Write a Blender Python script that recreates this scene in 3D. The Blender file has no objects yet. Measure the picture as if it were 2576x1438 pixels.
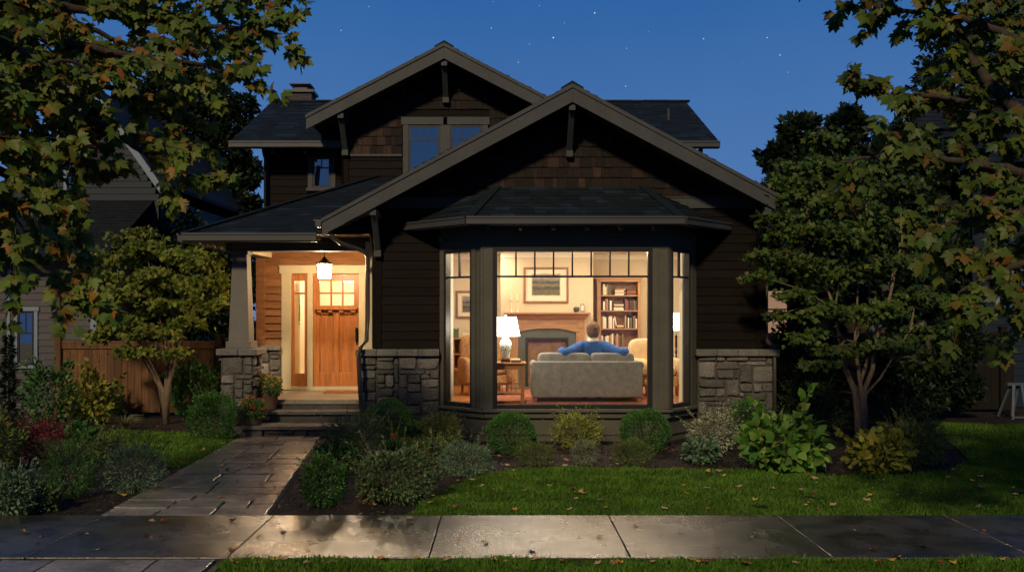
import bpy, math, random
import numpy as np
from mathutils import Vector
random.seed(7); RNG = np.random.default_rng(11)
sc = bpy.context.scene; COL = sc.collection
PI = math.pi
FPX, VX, VY, CH = 2300.0, 1262.0, 780.0, 2.0        # focal length (photo units), vanishing point, eye height

def X(x, Y): return (x - VX) * Y / FPX
def Z(y, Y): return CH - (y - VY) * Y / FPX
def P(x, y, Y): return (X(x, Y), Y, Z(y, Y))
def G(x, y):                                           # a point of the ground plane z=0
    Y = CH * FPX / (y - VY); return (X(x, Y), Y)

# ------------------------------------------------------------------ materials
def nodes(name):
    m = bpy.data.materials.new(name); m.use_nodes = True
    nt = m.node_tree; nt.nodes.clear()
    out = nt.nodes.new('ShaderNodeOutputMaterial')
    return m, nt, out
def N(nt, t, **kw):
    n = nt.nodes.new(t)
    for k, v in kw.items(): setattr(n, k, v)
    return n
def coords(nt, stretch=(1, 1, 1)):
    tc = N(nt, 'ShaderNodeTexCoord'); mp = N(nt, 'ShaderNodeMapping')
    mp.inputs['Scale'].default_value = stretch
    nt.links.new(tc.outputs['Object'], mp.inputs['Vector']); return mp.outputs['Vector']
def noise(nt, vec, scale, detail=4, rough=.55):
    n = N(nt, 'ShaderNodeTexNoise'); n.inputs['Scale'].default_value = scale
    n.inputs['Detail'].default_value = detail; n.inputs['Roughness'].default_value = rough
    nt.links.new(vec, n.inputs['Vector']); return n.outputs['Fac']
def ramp(nt, fac, stops, interp='LINEAR'):
    r = N(nt, 'ShaderNodeValToRGB'); r.color_ramp.interpolation = interp
    els = r.color_ramp.elements
    while len(els) < len(stops): els.new(0.5)
    for e, (p, c) in zip(els, stops):
        e.position = p; e.color = (c[0], c[1], c[2], 1) if not isinstance(c, (int, float)) else (c, c, c, 1)
    nt.links.new(fac, r.inputs['Fac']); return r.outputs['Color']
def mul(nt, a, b, fac=1.0):
    x = N(nt, 'ShaderNodeMix', data_type='RGBA', blend_type='MULTIPLY')
    x.inputs[0].default_value = fac
    nt.links.new(a, x.inputs[6]); nt.links.new(b, x.inputs[7]); return x.outputs[2]

MATS = {}
def M(name, base, rough=.6, var=.25, scale=6, stretch=(1, 1, 1), bump=0., bscale=40, spec=.3, metal=0., island=0., rvar=0., bstretch=None, fine=0., ihi=1.0, coat=0., crough=.15):
    if name in MATS: return MATS[name]
    m, nt, out = nodes(name)
    b = N(nt, 'ShaderNodeBsdfPrincipled'); v = coords(nt, stretch)
    f = noise(nt, v, scale)
    lo = [c * (1 - var) for c in base]; hi = [min(1, c * (1 + var)) for c in base]
    col = ramp(nt, f, [(.3, lo), (.7, hi)])
    if fine:
        col = mul(nt, col, ramp(nt, noise(nt, v, scale * 9, 3), [(.3, 1 - fine), (.7, 1.0)]))
    if island:
        g = N(nt, 'ShaderNodeNewGeometry')
        col = mul(nt, col, ramp(nt, g.outputs['Random Per Island'], [(0, 1 - island), (.8, .9), (.88, ihi), (1, ihi)]))
    nt.links.new(col, b.inputs['Base Color'])
    b.inputs['Roughness'].default_value = rough; b.inputs['Metallic'].default_value = metal
    b.inputs['Specular IOR Level'].default_value = spec
    b.inputs['Coat Weight'].default_value = coat; b.inputs['Coat Roughness'].default_value = crough
    if rvar:
        nt.links.new(ramp(nt, noise(nt, v, scale * .5), [(.3, max(.05, rough - rvar)), (.7, min(1, rough + rvar))]), b.inputs['Roughness'])
    if bump:
        bp = N(nt, 'ShaderNodeBump'); bp.inputs['Strength'].default_value = bump; bp.inputs['Distance'].default_value = .02
        v2 = coords(nt, bstretch or stretch)
        nt.links.new(noise(nt, v2, bscale, 5), bp.inputs['Height']); nt.links.new(bp.outputs[0], b.inputs['Normal']); nt.links.new(bp.outputs[0], b.inputs['Coat Normal'])
    nt.links.new(b.outputs[0], out.inputs[0]); MATS[name] = m; return m

def leafmat(name, cols, trans=.35, rough=.5, spec=.3):
    if name in MATS: return MATS[name]
    m, nt, out = nodes(name)
    g = N(nt, 'ShaderNodeNewGeometry')
    col = ramp(nt, g.outputs['Random Per Island'], [(i / max(1, len(cols) - 1), c) for i, c in enumerate(cols)])
    v = coords(nt)
    col = mul(nt, col, ramp(nt, noise(nt, v, 1.7, 2), [(.35, .6), (.65, 1.0)]))
    d = N(nt, 'ShaderNodeBsdfPrincipled'); d.inputs['Roughness'].default_value = rough; d.inputs['Specular IOR Level'].default_value = spec
    t = N(nt, 'ShaderNodeBsdfTranslucent'); mx = N(nt, 'ShaderNodeMixShader'); mx.inputs[0].default_value = trans
    nt.links.new(col, d.inputs['Base Color']); nt.links.new(col, t.inputs['Color'])
    nt.links.new(d.outputs[0], mx.inputs[1]); nt.links.new(t.outputs[0], mx.inputs[2])
    nt.links.new(mx.outputs[0], out.inputs[0]); MATS[name] = m; return m

def emit(name, col, s):
    if name in MATS: return MATS[name]
    m, nt, out = nodes(name); e = N(nt, 'ShaderNodeEmission')
    e.inputs[0].default_value = (*col, 1); e.inputs[1].default_value = s
    nt.links.new(e.outputs[0], out.inputs[0]); MATS[name] = m; return m

def glassmat(name='window glass', refl=.07, tint=(1, 1, 1)):
    if name in MATS: return MATS[name]
    m, nt, out = nodes(name)
    t = N(nt, 'ShaderNodeBsdfTransparent'); t.inputs[0].default_value = (*tint, 1)
    g = N(nt, 'ShaderNodeBsdfGlossy'); g.inputs['Roughness'].default_value = .01
    fr = N(nt, 'ShaderNodeMixShader'); fr.inputs[0].default_value = refl
    nt.links.new(t.outputs[0], fr.inputs[1]); nt.links.new(g.outputs[0], fr.inputs[2])
    nt.links.new(fr.outputs[0], out.inputs[0]); MATS[name] = m; return m

# ------------------------------------------------------------------ mesh helpers
class MB:
    def __init__(s): s.v = []; s.f = []
    def add(s, vs, fs):
        n = len(s.v); s.v += [tuple(p) for p in vs]; s.f += [tuple(i + n for i in f) for f in fs]; return s
    def hexa(s, c):                                       # 8 corners: bottom 0-3, top 4-7
        return s.add(c, [(0, 3, 2, 1), (4, 5, 6, 7), (0, 1, 5, 4), (1, 2, 6, 5), (2, 3, 7, 6), (3, 0, 4, 7)])
    def box(s, x0, x1, y0, y1, z0, z1):
        return s.hexa([(x0, y0, z0), (x1, y0, z0), (x1, y1, z0), (x0, y1, z0), (x0, y0, z1), (x1, y0, z1), (x1, y1, z1), (x0, y1, z1)])
    def pbox(s, F, u0, u1, z0, z1, d0, d1):               # box in a wall frame F
        c = []
        for z in (z0, z1):
            for u, d in ((u0, d1), (u1, d1), (u1, d0), (u0, d0)): c.append(F(u, z, d))
        return s.hexa(c)
    def taper(s, x0, x1, y0, y1, z0, X0, X1, Y0, Y1, z1):
        return s.hexa([(x0, y0, z0), (x1, y0, z0), (x1, y1, z0), (x0, y1, z0), (X0, Y0, z1), (X1, Y0, z1), (X1, Y1, z1), (X0, Y1, z1)])
    def prism(s, poly, axis_vec):
        n = len(poly); a = [tuple(p) for p in poly]; b = [tuple(np.array(p) + axis_vec) for p in poly]
        return s.add(a + b, [tuple(range(n - 1, -1, -1)), tuple(range(n, 2 * n))] + [(i, (i + 1) % n, n + (i + 1) % n, n + i) for i in range(n)])
    def bar(s, p, q, w, h, up=(0, 0, 1)):
        p = Vector(p); q = Vector(q); d = (q - p).normalized(); r = d.cross(Vector(up))
        if r.length < 1e-4: r = d.cross(Vector((0, 1, 0)))
        r.normalize(); u = r.cross(d); r = r * w / 2; u = u * h / 2
        return s.hexa([p - r - u, p + r - u, q + r - u, q - r - u, p - r + u, p + r + u, q + r + u, q - r + u])
    def tube(s, pts, rad, n=7, cap=True):
        pts = [Vector(p) for p in pts]; k = len(pts)
        if isinstance(rad, (int, float)): rad = [rad] * k
        ref = Vector((.13, .31, .94)); base = len(s.v)
        for i, p in enumerate(pts):
            d = (pts[min(i + 1, k - 1)] - pts[max(i - 1, 0)]).normalized()
            a = d.cross(ref)
            if a.length < .2: a = d.cross(Vector((1, 0, 0)))
            a.normalize(); b = d.cross(a)
            for j in range(n):
                t = 2 * PI * j / n; s.v.append(tuple(p + (a * math.cos(t) + b * math.sin(t)) * rad[i]))
        for i in range(k - 1):
            for j in range(n):
                s.f.append((base + i * n + j, base + i * n + (j + 1) % n, base + (i + 1) * n + (j + 1) % n, base + (i + 1) * n + j))
        if cap:
            s.f.append(tuple(base + j for j in range(n - 1, -1, -1))); s.f.append(tuple(base + (k - 1) * n + j for j in range(n)))
        return s
    def lathe(s, c, prof, n=20, sq=1.0):
        base = len(s.v); k = len(prof)
        for r, z in prof:
            for j in range(n):
                t = 2 * PI * j / n; s.v.append((c[0] + r * math.cos(t), c[1] + r * math.sin(t) * sq, c[2] + z))
        for i in range(k - 1):
            for j in range(n): s.f.append((base + i * n + j, base + i * n + (j + 1) % n, base + (i + 1) * n + (j + 1) % n, base + (i + 1) * n + j))
        s.f.append(tuple(base + j for j in range(n - 1, -1, -1))); s.f.append(tuple(base + (k - 1) * n + j for j in range(n)))
        return s
    def blob(s, c, r, n=14, m=9, jit=0., pw=1.0):         # a rounded ellipsoid / cushion
        base = len(s.v)
        def pp(a): return math.copysign(abs(a) ** pw, a)
        for i in range(1, m):
            ph = PI * i / m
            for j in range(n):
                t = 2 * PI * j / n; q = 1 + random.uniform(-jit, jit)
                s.v.append((c[0] + r[0] * pp(math.sin(ph)) * pp(math.cos(t)) * q, c[1] + r[1] * pp(math.sin(ph)) * pp(math.sin(t)) * q, c[2] + r[2] * pp(math.cos(ph)) * q))
        top = len(s.v); s.v.append((c[0], c[1], c[2] + r[2])); s.v.append((c[0], c[1], c[2] - r[2]))
        for i in range(m - 2):
            for j in range(n): s.f.append((base + i * n + j, base + (i + 1) * n + j, base + (i + 1) * n + (j + 1) % n, base + i * n + (j + 1) % n))
        for j in range(n):
            s.f.append((top, base + j, base + (j + 1) % n)); e = base + (m - 2) * n
            s.f.append((top + 1, e + (j + 1) % n, e + j))
        return s

LOC = {}
def tag(o, label=None, cat=None, group=None, kind=None):
    if label: o['label'] = label
    if cat: o['category'] = cat
    if group: o['group'] = group
    if kind: o['kind'] = kind
    return o
def T(name, label, cat, loc, group=None):
    o = bpy.data.objects.new(name, None); COL.objects.link(o); o.location = loc; o.empty_display_size = .1
    LOC[o.name] = Vector(loc); return tag(o, label, cat, group)
def link(me, name, mat, parent=None, base=None, smooth=False):
    o = bpy.data.objects.new(name, me); COL.objects.link(o)
    if mat: me.materials.append(mat)
    if smooth: me.shade_smooth()
    if parent is not None: o.parent = parent; LOC[o.name] = LOC[parent.name]
    else:
        o.location = base if base is not None else (0, 0, 0); LOC[o.name] = Vector(o.location)
    return o
def O(mb, name, mat, parent=None, base=None, bevel=0, smooth=False):
    b = LOC[parent.name] if parent is not None else Vector(base if base is not None else (0, 0, 0))
    me = bpy.data.meshes.new(name); me.from_pydata([(x - b[0], y - b[1], z - b[2]) for x, y, z in mb.v], [], mb.f); me.update()
    o = link(me, name, mat, parent, base, smooth)
    if bevel:
        m = o.modifiers.new('b', 'BEVEL'); m.width = bevel; m.segments = 2; m.limit_method = 'ANGLE'
    return o
def copy_tree(o, parent=None):
    c = o.copy(); COL.objects.link(c)
    if parent is not None: c.parent = parent
    for ch in [k for k in bpy.data.objects if k.parent == o]: copy_tree(ch, c)
    return c
def st(mb, name, mat, **k): return tag(O(mb, name, mat, **k), kind='structure')

def frame(p0, p1):                                        # wall frame: u along p0->p1, d outward
    p0 = np.array(p0, float); p1 = np.array(p1, float); d = p1 - p0; L = np.hypot(*d); d /= L; n = np.array((d[1], -d[0]))
    f = lambda u, z, o=0.: (p0[0] + d[0] * u + n[0] * o, p0[1] + d[1] * u + n[1] * o, z)
    f.L = L; f.p0 = p0; f.d = d
    def uat(x):                                           # where the sight line through photo column x meets the wall
        k = (x - VX) / FPX
        return (k * p0[1] - p0[0]) / (d[0] - k * d[1])
    f.u = uat; return f

# arrays of leaves -----------------------------------------------------------
def unit(a): return a / np.maximum(np.linalg.norm(a, axis=1, keepdims=True), 1e-9)
def leafmesh(name, tv, tf, pos, tip, nor, size, mat, parent=None, base=None, smooth=False):
    tv = np.array(tv, float); tf = np.array(tf, int); n = len(pos); k = len(tv)
    b = np.array(LOC[parent.name] if parent is not None else (base if base is not None else (0, 0, 0)))
    y = unit(tip); x = unit(np.cross(y, nor)); z = np.cross(x, y)
    sz = np.asarray(size, float).reshape(-1, 1, 1) * np.ones((n, 1, 1))
    V = (pos - b)[:, None, :] + sz * (tv[None, :, 0:1] * x[:, None, :] + tv[None, :, 1:2] * y[:, None, :] + tv[None, :, 2:3] * z[:, None, :])
    Fc = (tf[None] + (np.arange(n) * k)[:, None, None]).reshape(-1)
    me = bpy.data.meshes.new(name); m = tf.shape[1]; nf = n * len(tf)
    me.vertices.add(n * k); me.vertices.foreach_set('co', V.reshape(-1).astype(np.float32))
    me.loops.add(nf * m); me.loops.foreach_set('vertex_index', Fc.astype(np.int32))
    me.polygons.add(nf); me.polygons.foreach_set('loop_start', (np.arange(nf) * m).astype(np.int32))
    me.update(calc_edges=True)
    return link(me, name, mat, parent, base, smooth)
def rnd(n, lo=-1, hi=1): return RNG.uniform(lo, hi, (n, 3))

_h = [(.16, -.05), (.40, .0), (.33, .11), (.60, .28), (.53, .36), (.68, .56), (.43, .50), (.25, .46), (.31, .66), (.2, .70)]
_o = [(0, 0)] + _h + [(0, 1.05)] + [(-a, b) for a, b in reversed(_h)]
MAPLE = ([(0, .36, 0)] + [(a, b, -.22 * abs(a) - .12 * max(0, b - .5)) for a, b in _o], [(0, i, i % len(_o) + 1) for i in range(1, len(_o) + 1)])
QUAD = ([(0, 0, 0), (.28, .45, .06), (0, 1, -.08), (-.28, .45, .06)], [(0, 1, 2), (0, 2, 3)])
NARROW = ([(0, 0, 0), (.12, .45, .03), (0, 1, -.06), (-.12, .45, .03)], [(0, 1, 2), (0, 2, 3)])
BROAD = ([(0, 0, 0), (.30, .22, .07), (.36, .5, .06), (.2, .82, -.03), (0, 1.05, -.14), (-.2, .82, -.03), (-.36, .5, .06), (-.30, .22, .07), (0, .5, 0)],
         [(8, 0, 1), (8, 1, 2), (8, 2, 3), (8, 3, 4), (8, 4, 5), (8, 5, 6), (8, 6, 7), (8, 7, 0)])
_s = []
for a, l in ((-1.75, .55), (-.95, .85), (-.35, 1), (.35, 1), (.95, .85), (1.75, .55)): _s.append((a * .8, l))
STARV = [(0, 0, 0)]; STARF = []
for a, l in _s:
    i = len(STARV)
    for da, q in ((-.16, .55), (0, 1), (.16, .55)): STARV.append((math.sin(a + da) * l * q, math.cos(a + da) * l * q, -.12 * q * q))
    STARF += [(0, i, i + 1), (0, i + 1, i + 2)]
STAR = (STARV, STARF)
BLADE = ([(-.5, 0, 0), (.5, 0, 0), (.3, .6, .04), (-.1, 1, .3)], [(0, 1, 2), (0, 2, 3)])

# ------------------------------------------------------------------ camera, sky, light
cam = bpy.data.cameras.new('camera'); co = bpy.data.objects.new('camera', cam); COL.objects.link(co)
co.location = (0, 0, CH); co.rotation_euler = (PI / 2, 0, 0)
cam.sensor_width = 36; cam.lens = 36 * FPX / 2576; cam.shift_x = (1288 - VX) / 2576; cam.shift_y = (VY - 719) / 2576
cam.clip_end = 3000; sc.camera = co
sc.view_settings.view_transform = 'Standard'; sc.view_settings.look = 'None'; sc.view_settings.exposure = 0; sc.view_settings.gamma = 1
sc.cycles.use_denoising = True; sc.cycles.max_bounces = 8; sc.cycles.diffuse_bounces = 4; sc.cycles.transparent_max_bounces = 16
sc.cycles.sample_clamp_indirect = 4; sc.cycles.caustics_reflective = False; sc.cycles.caustics_refractive = False

w = bpy.data.worlds.new('World'); sc.world = w; w.use_nodes = True; nt = w.node_tree; nt.nodes.clear()
out = N(nt, 'ShaderNodeOutputWorld'); bg = N(nt, 'ShaderNodeBackground'); tc = N(nt, 'ShaderNodeTexCoord')
sep = N(nt, 'ShaderNodeSeparateXYZ'); nt.links.new(tc.outputs['Generated'], sep.inputs[0])
colz = ramp(nt, sep.outputs['Z'], [(0, (.10, .20, .46)), (.14, (.074, .182, .43)), (.33, (.027, .124, .365)), (.7, (.014, .075, .27)), (1, (.010, .055, .22))])
mr = N(nt, 'ShaderNodeMapRange', interpolation_type='SMOOTHSTEP'); mr.inputs['From Min'].default_value = -.5; mr.inputs['From Max'].default_value = .75
mr.inputs['To Min'].default_value = .42; mr.inputs['To Max'].default_value = 1.0
nt.links.new(sep.outputs['Y'], mr.inputs['Value'])
mx = N(nt, 'ShaderNodeVectorMath', operation='SCALE'); nt.links.new(colz, mx.inputs[0]); nt.links.new(mr.outputs[0], mx.inputs['Scale'])
acc = None
for sx, sy, r, b in [(1496, 33, 1, 1), (1357, 15, .8, .7), (1241, 5, .8, .6), (1392, 95, 1.05, 1), (1236, 71, .9, .7), (1332, 111, .7, .6), (1304, 157, .9, .8), (1576, 122, .8, .8), (1574, 217, .9, .8),
                     (1770, 98, .9, .8), (1930, 95, 1, 1), (1962, 139, .95, .9), (1983, 182, .8, .6), (858, 77, 1, .8), (996, 102, .6, .5), (760, 178, .95, .9), (1631, 80, .6, .4), (1420, 58, .6, .4),
                     (1870, 160, .6, .4), (928, 17, .8, .5), (1740, 60, .5, .4), (1800, 275, .6, .5), (1655, 155, .5, .4), (1120, 60, .5, .3)]:
    d = Vector((sx - VX, FPX, VY - sy)).normalized()
    vm = N(nt, 'ShaderNodeVectorMath', operation='DOT_PRODUCT'); vm.inputs[1].default_value = d; nt.links.new(tc.outputs['Generated'], vm.inputs[0])
    # angular radius r*0.9 mrad, compared through 1-dot
    gt = N(nt, 'ShaderNodeMath', operation='GREATER_THAN'); gt.inputs[1].default_value = math.cos(.00064 * r); nt.links.new(vm.outputs['Value'], gt.inputs[0])
    ma = N(nt, 'ShaderNodeMath', operation='MULTIPLY_ADD'); ma.inputs[1].default_value = b * .75; nt.links.new(gt.outputs[0], ma.inputs[0])
    if acc: nt.links.new(acc, ma.inputs[2])
    else: ma.inputs[2].default_value = 0
    acc = ma.outputs[0]
cx = N(nt, 'ShaderNodeCombineXYZ')
for i in range(3): nt.links.new(acc, cx.inputs[i])
hz = noise(nt, tc.outputs['Generated'], 2.6, 5, .6); hzc = ramp(nt, hz, [(.3, (.93, .95, .97)), (.7, (1.12, 1.07, 1.03))])
hm = N(nt, 'ShaderNodeVectorMath', operation='MULTIPLY'); nt.links.new(mx.outputs[0], hm.inputs[0]); nt.links.new(hzc, hm.inputs[1])
ad = N(nt, 'ShaderNodeVectorMath', operation='ADD'); nt.links.new(hm.outputs[0], ad.inputs[0]); nt.links.new(cx.outputs[0], ad.inputs[1])
nt.links.new(ad.outputs[0], bg.inputs[0]); bg.inputs[1].default_value = 1.0; nt.links.new(bg.outputs[0], out.inputs[0])

sun = bpy.data.lights.new('sun', 'SUN'); so = bpy.data.objects.new('sun', sun); COL.objects.link(so)
sun.energy = SUN = 2.1; sun.angle = math.radians(5); sun.color = (1, .79, .49)
_d = Vector((.28, 1, -.64)).normalized(); so.rotation_euler = _d.to_track_quat('-Z', 'Y').to_euler()

def lamp(name, kind, loc, energy, color, size=.3, rot=None):
    l = bpy.data.lights.new(name, kind); o = bpy.data.objects.new(name, l); COL.objects.link(o); o.location = loc
    l.energy = energy; l.color = color
    if kind == 'AREA': l.shape = 'DISK'; l.size = size
    else: l.shadow_soft_size = size
    if rot: o.rotation_euler = rot
    return o
# ------------------------------------------------------------------ colours
m_trim = M('taupe trim paint', (.062, .066, .070), .55, .10, 3, bump=.08, bscale=60, fine=.12)
m_barge = M('grey barge paint', (.064, .069, .074), .6, .14, 2.5, bump=.1, bscale=50, fine=.18)
m_baytrim = M('olive bay paint', (.105, .102, .082), .5, .12, 3, bump=.08, bscale=60, fine=.12)
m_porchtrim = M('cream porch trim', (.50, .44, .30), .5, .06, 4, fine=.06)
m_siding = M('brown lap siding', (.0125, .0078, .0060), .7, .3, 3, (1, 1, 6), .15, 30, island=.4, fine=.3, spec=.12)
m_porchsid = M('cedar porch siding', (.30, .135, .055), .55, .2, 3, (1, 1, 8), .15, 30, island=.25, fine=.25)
m_shake = M('cedar wall shingles', (.021, .0110, .0082), .75, .3, 5, (6, 6, 1), .3, 30, island=.6, fine=.3, ihi=2.4)
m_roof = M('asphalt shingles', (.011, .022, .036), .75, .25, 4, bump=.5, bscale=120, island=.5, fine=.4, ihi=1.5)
m_soffit = M('soffit boards', (.24, .155, .085), .6, .15, 4, (1, 8, 1), .1)
m_sash = M('dark window sash', (.022, .020, .018), .35, .1, 5, spec=.5)
m_stone = M('ledge stone', (.195, .185, .17), .8, .25, 5, bump=1.0, bscale=22, island=.45, fine=.45, ihi=1.35)
m_mortar = M('mortar', (.085, .078, .07), .95, .2, 10, bump=.4)
m_cap = M('stone cap', (.22, .21, .20), .8, .2, 6, bump=.8, bscale=25, island=.3, fine=.3)
m_gutter = M('gutter metal', (.058, .060, .060), .4, .08, 2, spec=.5)
m_pipe = M('downspout metal', (.06, .05, .042), .4, .1, 4, spec=.5)
m_glass = glassmat('window glass', .06)
m_door = M('fir door wood', (.42, .155, .042), .38, .3, 2.2, (14, 14, .8), .06, 30, spec=.45, fine=.3)
m_bronze = M('oiled bronze', (.03, .02, .014), .35, .2, 10, metal=.7)
m_conc = M('porch slab', (.30, .26, .20), .5, .15, 3, bump=.15, bscale=60, fine=.2, rvar=.15)
m_riser = M('step riser stone', (.10, .095, .09), .7, .25, 5, bump=.5, bscale=30, island=.5)

# ------------------------------------------------------------------ wall covering generators
def cuts(a, b, z0, z1, holes):
    segs = [(a, b)]
    for h0, h1, y0, y1 in holes:
        if z1 <= y0 + .01 or z0 >= y1 - .01: continue
        ns = []
        for s0, s1 in segs:
            if h1 <= s0 or h0 >= s1: ns.append((s0, s1)); continue
            if h0 > s0: ns.append((s0, h0))
            if h1 < s1: ns.append((h1, s1))
        segs = ns
    return [s for s in segs if s[1] - s[0] > .01]
def lap(mb, F, ul, ur, z0, z1, c=.125, holes=(), dep=.020):
    z = z0
    while z < z1 - .01:
        t = min(z + c, z1)
        zz = sorted({z, t} | {h[2] for h in holes if z < h[2] < t} | {h[3] for h in holes if z < h[3] < t})
        for za, zb in zip(zz[:-1], zz[1:]):
            a = max(ul(za), ul(zb)); b = min(ur(za), ur(zb))
            fa = dep - (dep - .004) * (za - z) / c; fb = dep - (dep - .004) * (zb - z) / c
            for s0, s1 in cuts(a, b, za, zb, holes):
                u = s0
                while u < s1 - .01:
                    e = min(s1, u + random.uniform(1.6, 3.6))
                    if s1 - e < .4: e = s1
                    mb.add([F(u, za, fa), F(e, za, fa), F(e, zb, fb), F(u, zb, fb), F(u, za, 0), F(e, za, 0)], [(0, 1, 2, 3), (4, 5, 1, 0)])
                    u = e + .001
        z = t
def shakes(mb, F, ul, ur, z0, z1, c=.15, holes=()):
    z = z0
    while z < z1 - .02:
        t = min(z + c, z1)
        a = max(ul(z), ul(t)) ; b = min(ur(z), ur(t)); a = min(ul(z), ul(t)) if a > b else a
        for s0, s1 in cuts(a, b, z, t, holes):
            u = s0 - random.uniform(0, .08)
            while u < s1:
                wd = random.uniform(.07, .19); p = max(u, s0); e = min(u + wd - .005, s1); d = random.uniform(.018, .03); dz = random.uniform(0, .008)
                if e - p > .01:
                    mb.add([F(p, z + dz, d), F(e, z + dz, d), F(e, t + .01, .004), F(p, t + .01, .004), F(p, z + dz, 0), F(e, z + dz, 0), F(e, t, 0), F(p, t, 0)],
                           [(0, 1, 2, 3), (4, 5, 1, 0), (1, 5, 6, 2), (4, 0, 3, 7)])
                u += wd
        z = t
def wallsheet(mb, F, pts, th=.1):                         # solid polygon wall (u,z) behind the covering
    mb.prism([F(u, z, 0) for u, z in pts], np.array(F(0, 0, -th)) - np.array(F(0, 0, 0)))
def roofplane(mb, A, B, TA, TB, c=.145, th=.012):         # shingled courses between eave A-B and top TA-TB
    A, B, TA, TB = map(np.array, (A, B, TA, TB)); A = A.astype(float)
    up = (TA + TB) / 2 - (A + B) / 2; L = np.linalg.norm(up)
    n = np.cross(B - A, (TA if np.linalg.norm(TA - A) > .01 else TB) - A); n = n / np.linalg.norm(n)
    if n[2] < 0: n = -n
    k = max(2, int(round(L / c)))
    mb.add([tuple(p) for p in (A, B, TB, TA)] if np.linalg.norm(TA - TB) > .01 else [tuple(p) for p in (A, B, TB)], [(0, 1, 2, 3)] if np.linalg.norm(TA - TB) > .01 else [(0, 1, 2)])
    for i in range(k):
        v0, v1 = i / k, (i + 1) / k
        l0 = A + (TA - A) * v0; r0 = B + (TB - B) * v0; l1 = A + (TA - A) * v1; r1 = B + (TB - B) * v1
        Wd = np.linalg.norm(r0 - l0)
        if Wd < .03: continue
        u = -random.uniform(0, .3)
        while u < Wd:
            wd = random.uniform(.16, .42); p = max(0, u) / Wd; e = min(u + wd - .004, Wd) / Wd; u += wd
            if e <= p: continue
            t = th * random.choice((1, 1, 1.7))
            q0 = l0 + (r0 - l0) * p; q1 = l0 + (r0 - l0) * e; q2 = l1 + (r1 - l1) * e; q3 = l1 + (r1 - l1) * p
            mb.add([tuple(q0 + n * t), tuple(q1 + n * t), tuple(q2 + n * .003), tuple(q3 + n * .003), tuple(q0), tuple(q1)], [(0, 1, 2, 3), (4, 5, 1, 0)])
def stones(mb, F, u0, u1, z0, z1, cell=.075):
    nx = max(2, int(round((u1 - u0) / cell))); nz = max(2, int(round((z1 - z0) / cell)))
    cx_ = (u1 - u0) / nx; cz = (z1 - z0) / nz; g = [[0] * nx for _ in range(nz)]
    for j in range(nz):
        for i in range(nx):
            if g[j][i]: continue
            wmx = random.choice((2, 3, 4, 4, 5, 6)); hmx = random.choice((1, 1, 2, 2, 2, 3, 4))
            a = 0
            while i + a < nx and a < wmx and not g[j][i + a]: a += 1
            h = min(hmx, nz - j)
            if nx - (i + a) == 1 and not g[j][i + a]: a += 1
            for jj in range(j, j + h):
                for ii in range(i, i + a): g[jj][ii] = 1
            x0 = u0 + i * cx_; x1 = x0 + a * cx_; y0 = z0 + j * cz; y1 = y0 + h * cz; gp = .004
            x0 += gp; x1 -= gp; y0 += gp; y1 -= gp
            mx_, my_ = (x0 + x1) / 2, (y0 + y1) / 2; hx, hy = (x1 - x0) / 2, (y1 - y0) / 2
            ring = []; stpw = random.uniform(.16, .34)
            nn = 14
            for q in range(nn):
                t = 2 * PI * (q + .5) / nn; cc, ss = math.cos(t), math.sin(t)
                pw = stpw; ring.append((math.copysign(abs(cc) ** pw, cc) * random.uniform(.9, 1.0), math.copysign(abs(ss) ** pw, ss) * random.uniform(.88, 1.0)))
            skx, sky = random.uniform(-.12, .12), random.uniform(-.10, .10); ring = [(a_ * (1 + skx * b_), b_ * (1 + sky * a_)) for a_, b_ in ring]; ring = [(max(-1.04, min(1.04, a_)), max(-1.04, min(1.04, b_))) for a_, b_ in ring]
            out_d = random.uniform(.018, .055); tl = random.uniform(-.015, .015); base = len(mb.v)
            for sc_, d in ((1.0, 0.), (.97, out_d * .55), (.80, out_d)):
                for rx, ry in ring:
                    ex = (hx - (1 - sc_) * min(hx, hy)) ; ey = (hy - (1 - sc_) * min(hx, hy))
                    mb.v.append(F(mx_ + rx * ex, my_ + ry * ey, max(.0, d + (tl * rx if d else 0) + (random.uniform(-.006, .006) if d else 0))))
            c_ = len(mb.v); mb.v.append(F(mx_, my_, out_d + random.uniform(-.004, .012)))
            for k in range(2):
                for q in range(nn):
                    a_ = base + k * nn + q; b_ = base + k * nn + (q + 1) % nn; mb.f.append((a_, b_, b_ + nn, a_ + nn))
            for q in range(nn): mb.f.append((base + 2 * nn + q, base + 2 * nn + (q + 1) % nn, c_))
def capstones(mb, F, u0, u1, z, h, d0, d1, n):
    for i in range(n):
        a = u0 + (u1 - u0) * i / n + (.004 if i else 0); b = u0 + (u1 - u0) * (i + 1) / n
        mb.pbox(F, a, b, z, z + h, d0, d1 + random.uniform(-.006, .006))

# ------------------------------------------------------------------ the house
house = T('craftsman_house', 'dark brown shingled two storey house with two front gables, lit bay window and lit porch', 'house', (0, 14.56, 0))
YW, YB = 14.56, 13.94
FW = frame((-2.04, YW), (4.18, YW)); fL = FW.L
apx, apz, slope = 1.075, 5.44, .537
gl = lambda z: max(0, (apx - (apz - .30 - z) / slope) + 2.04); gr = lambda z: min(fL, (apx + (apz - .30 - z) / slope) + 2.04)
bayhole = (-.99 + 2.04, 3.10 + 2.04, -1, 3.30)
fz = 3.62
wl = MB()
for a, b in ((0, bayhole[0]), (bayhole[1], fL)): wallsheet(wl, FW, [(a, 0), (b, 0), (b, 3.3), (a, 3.3)], .12)
wallsheet(wl, FW, [(0, 3.3), (fL, 3.3), (fL, 3.42), (apx + 2.04, 5.15), (0, 3.42)], .12)
O(wl, 'wall_core', m_siding, house)
mb = MB(); lap(mb, FW, lambda z: 0, lambda z: fL, 1.39, fz, .14, (bayhole,)); O(mb, 'front_siding', m_siding, house)
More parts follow.
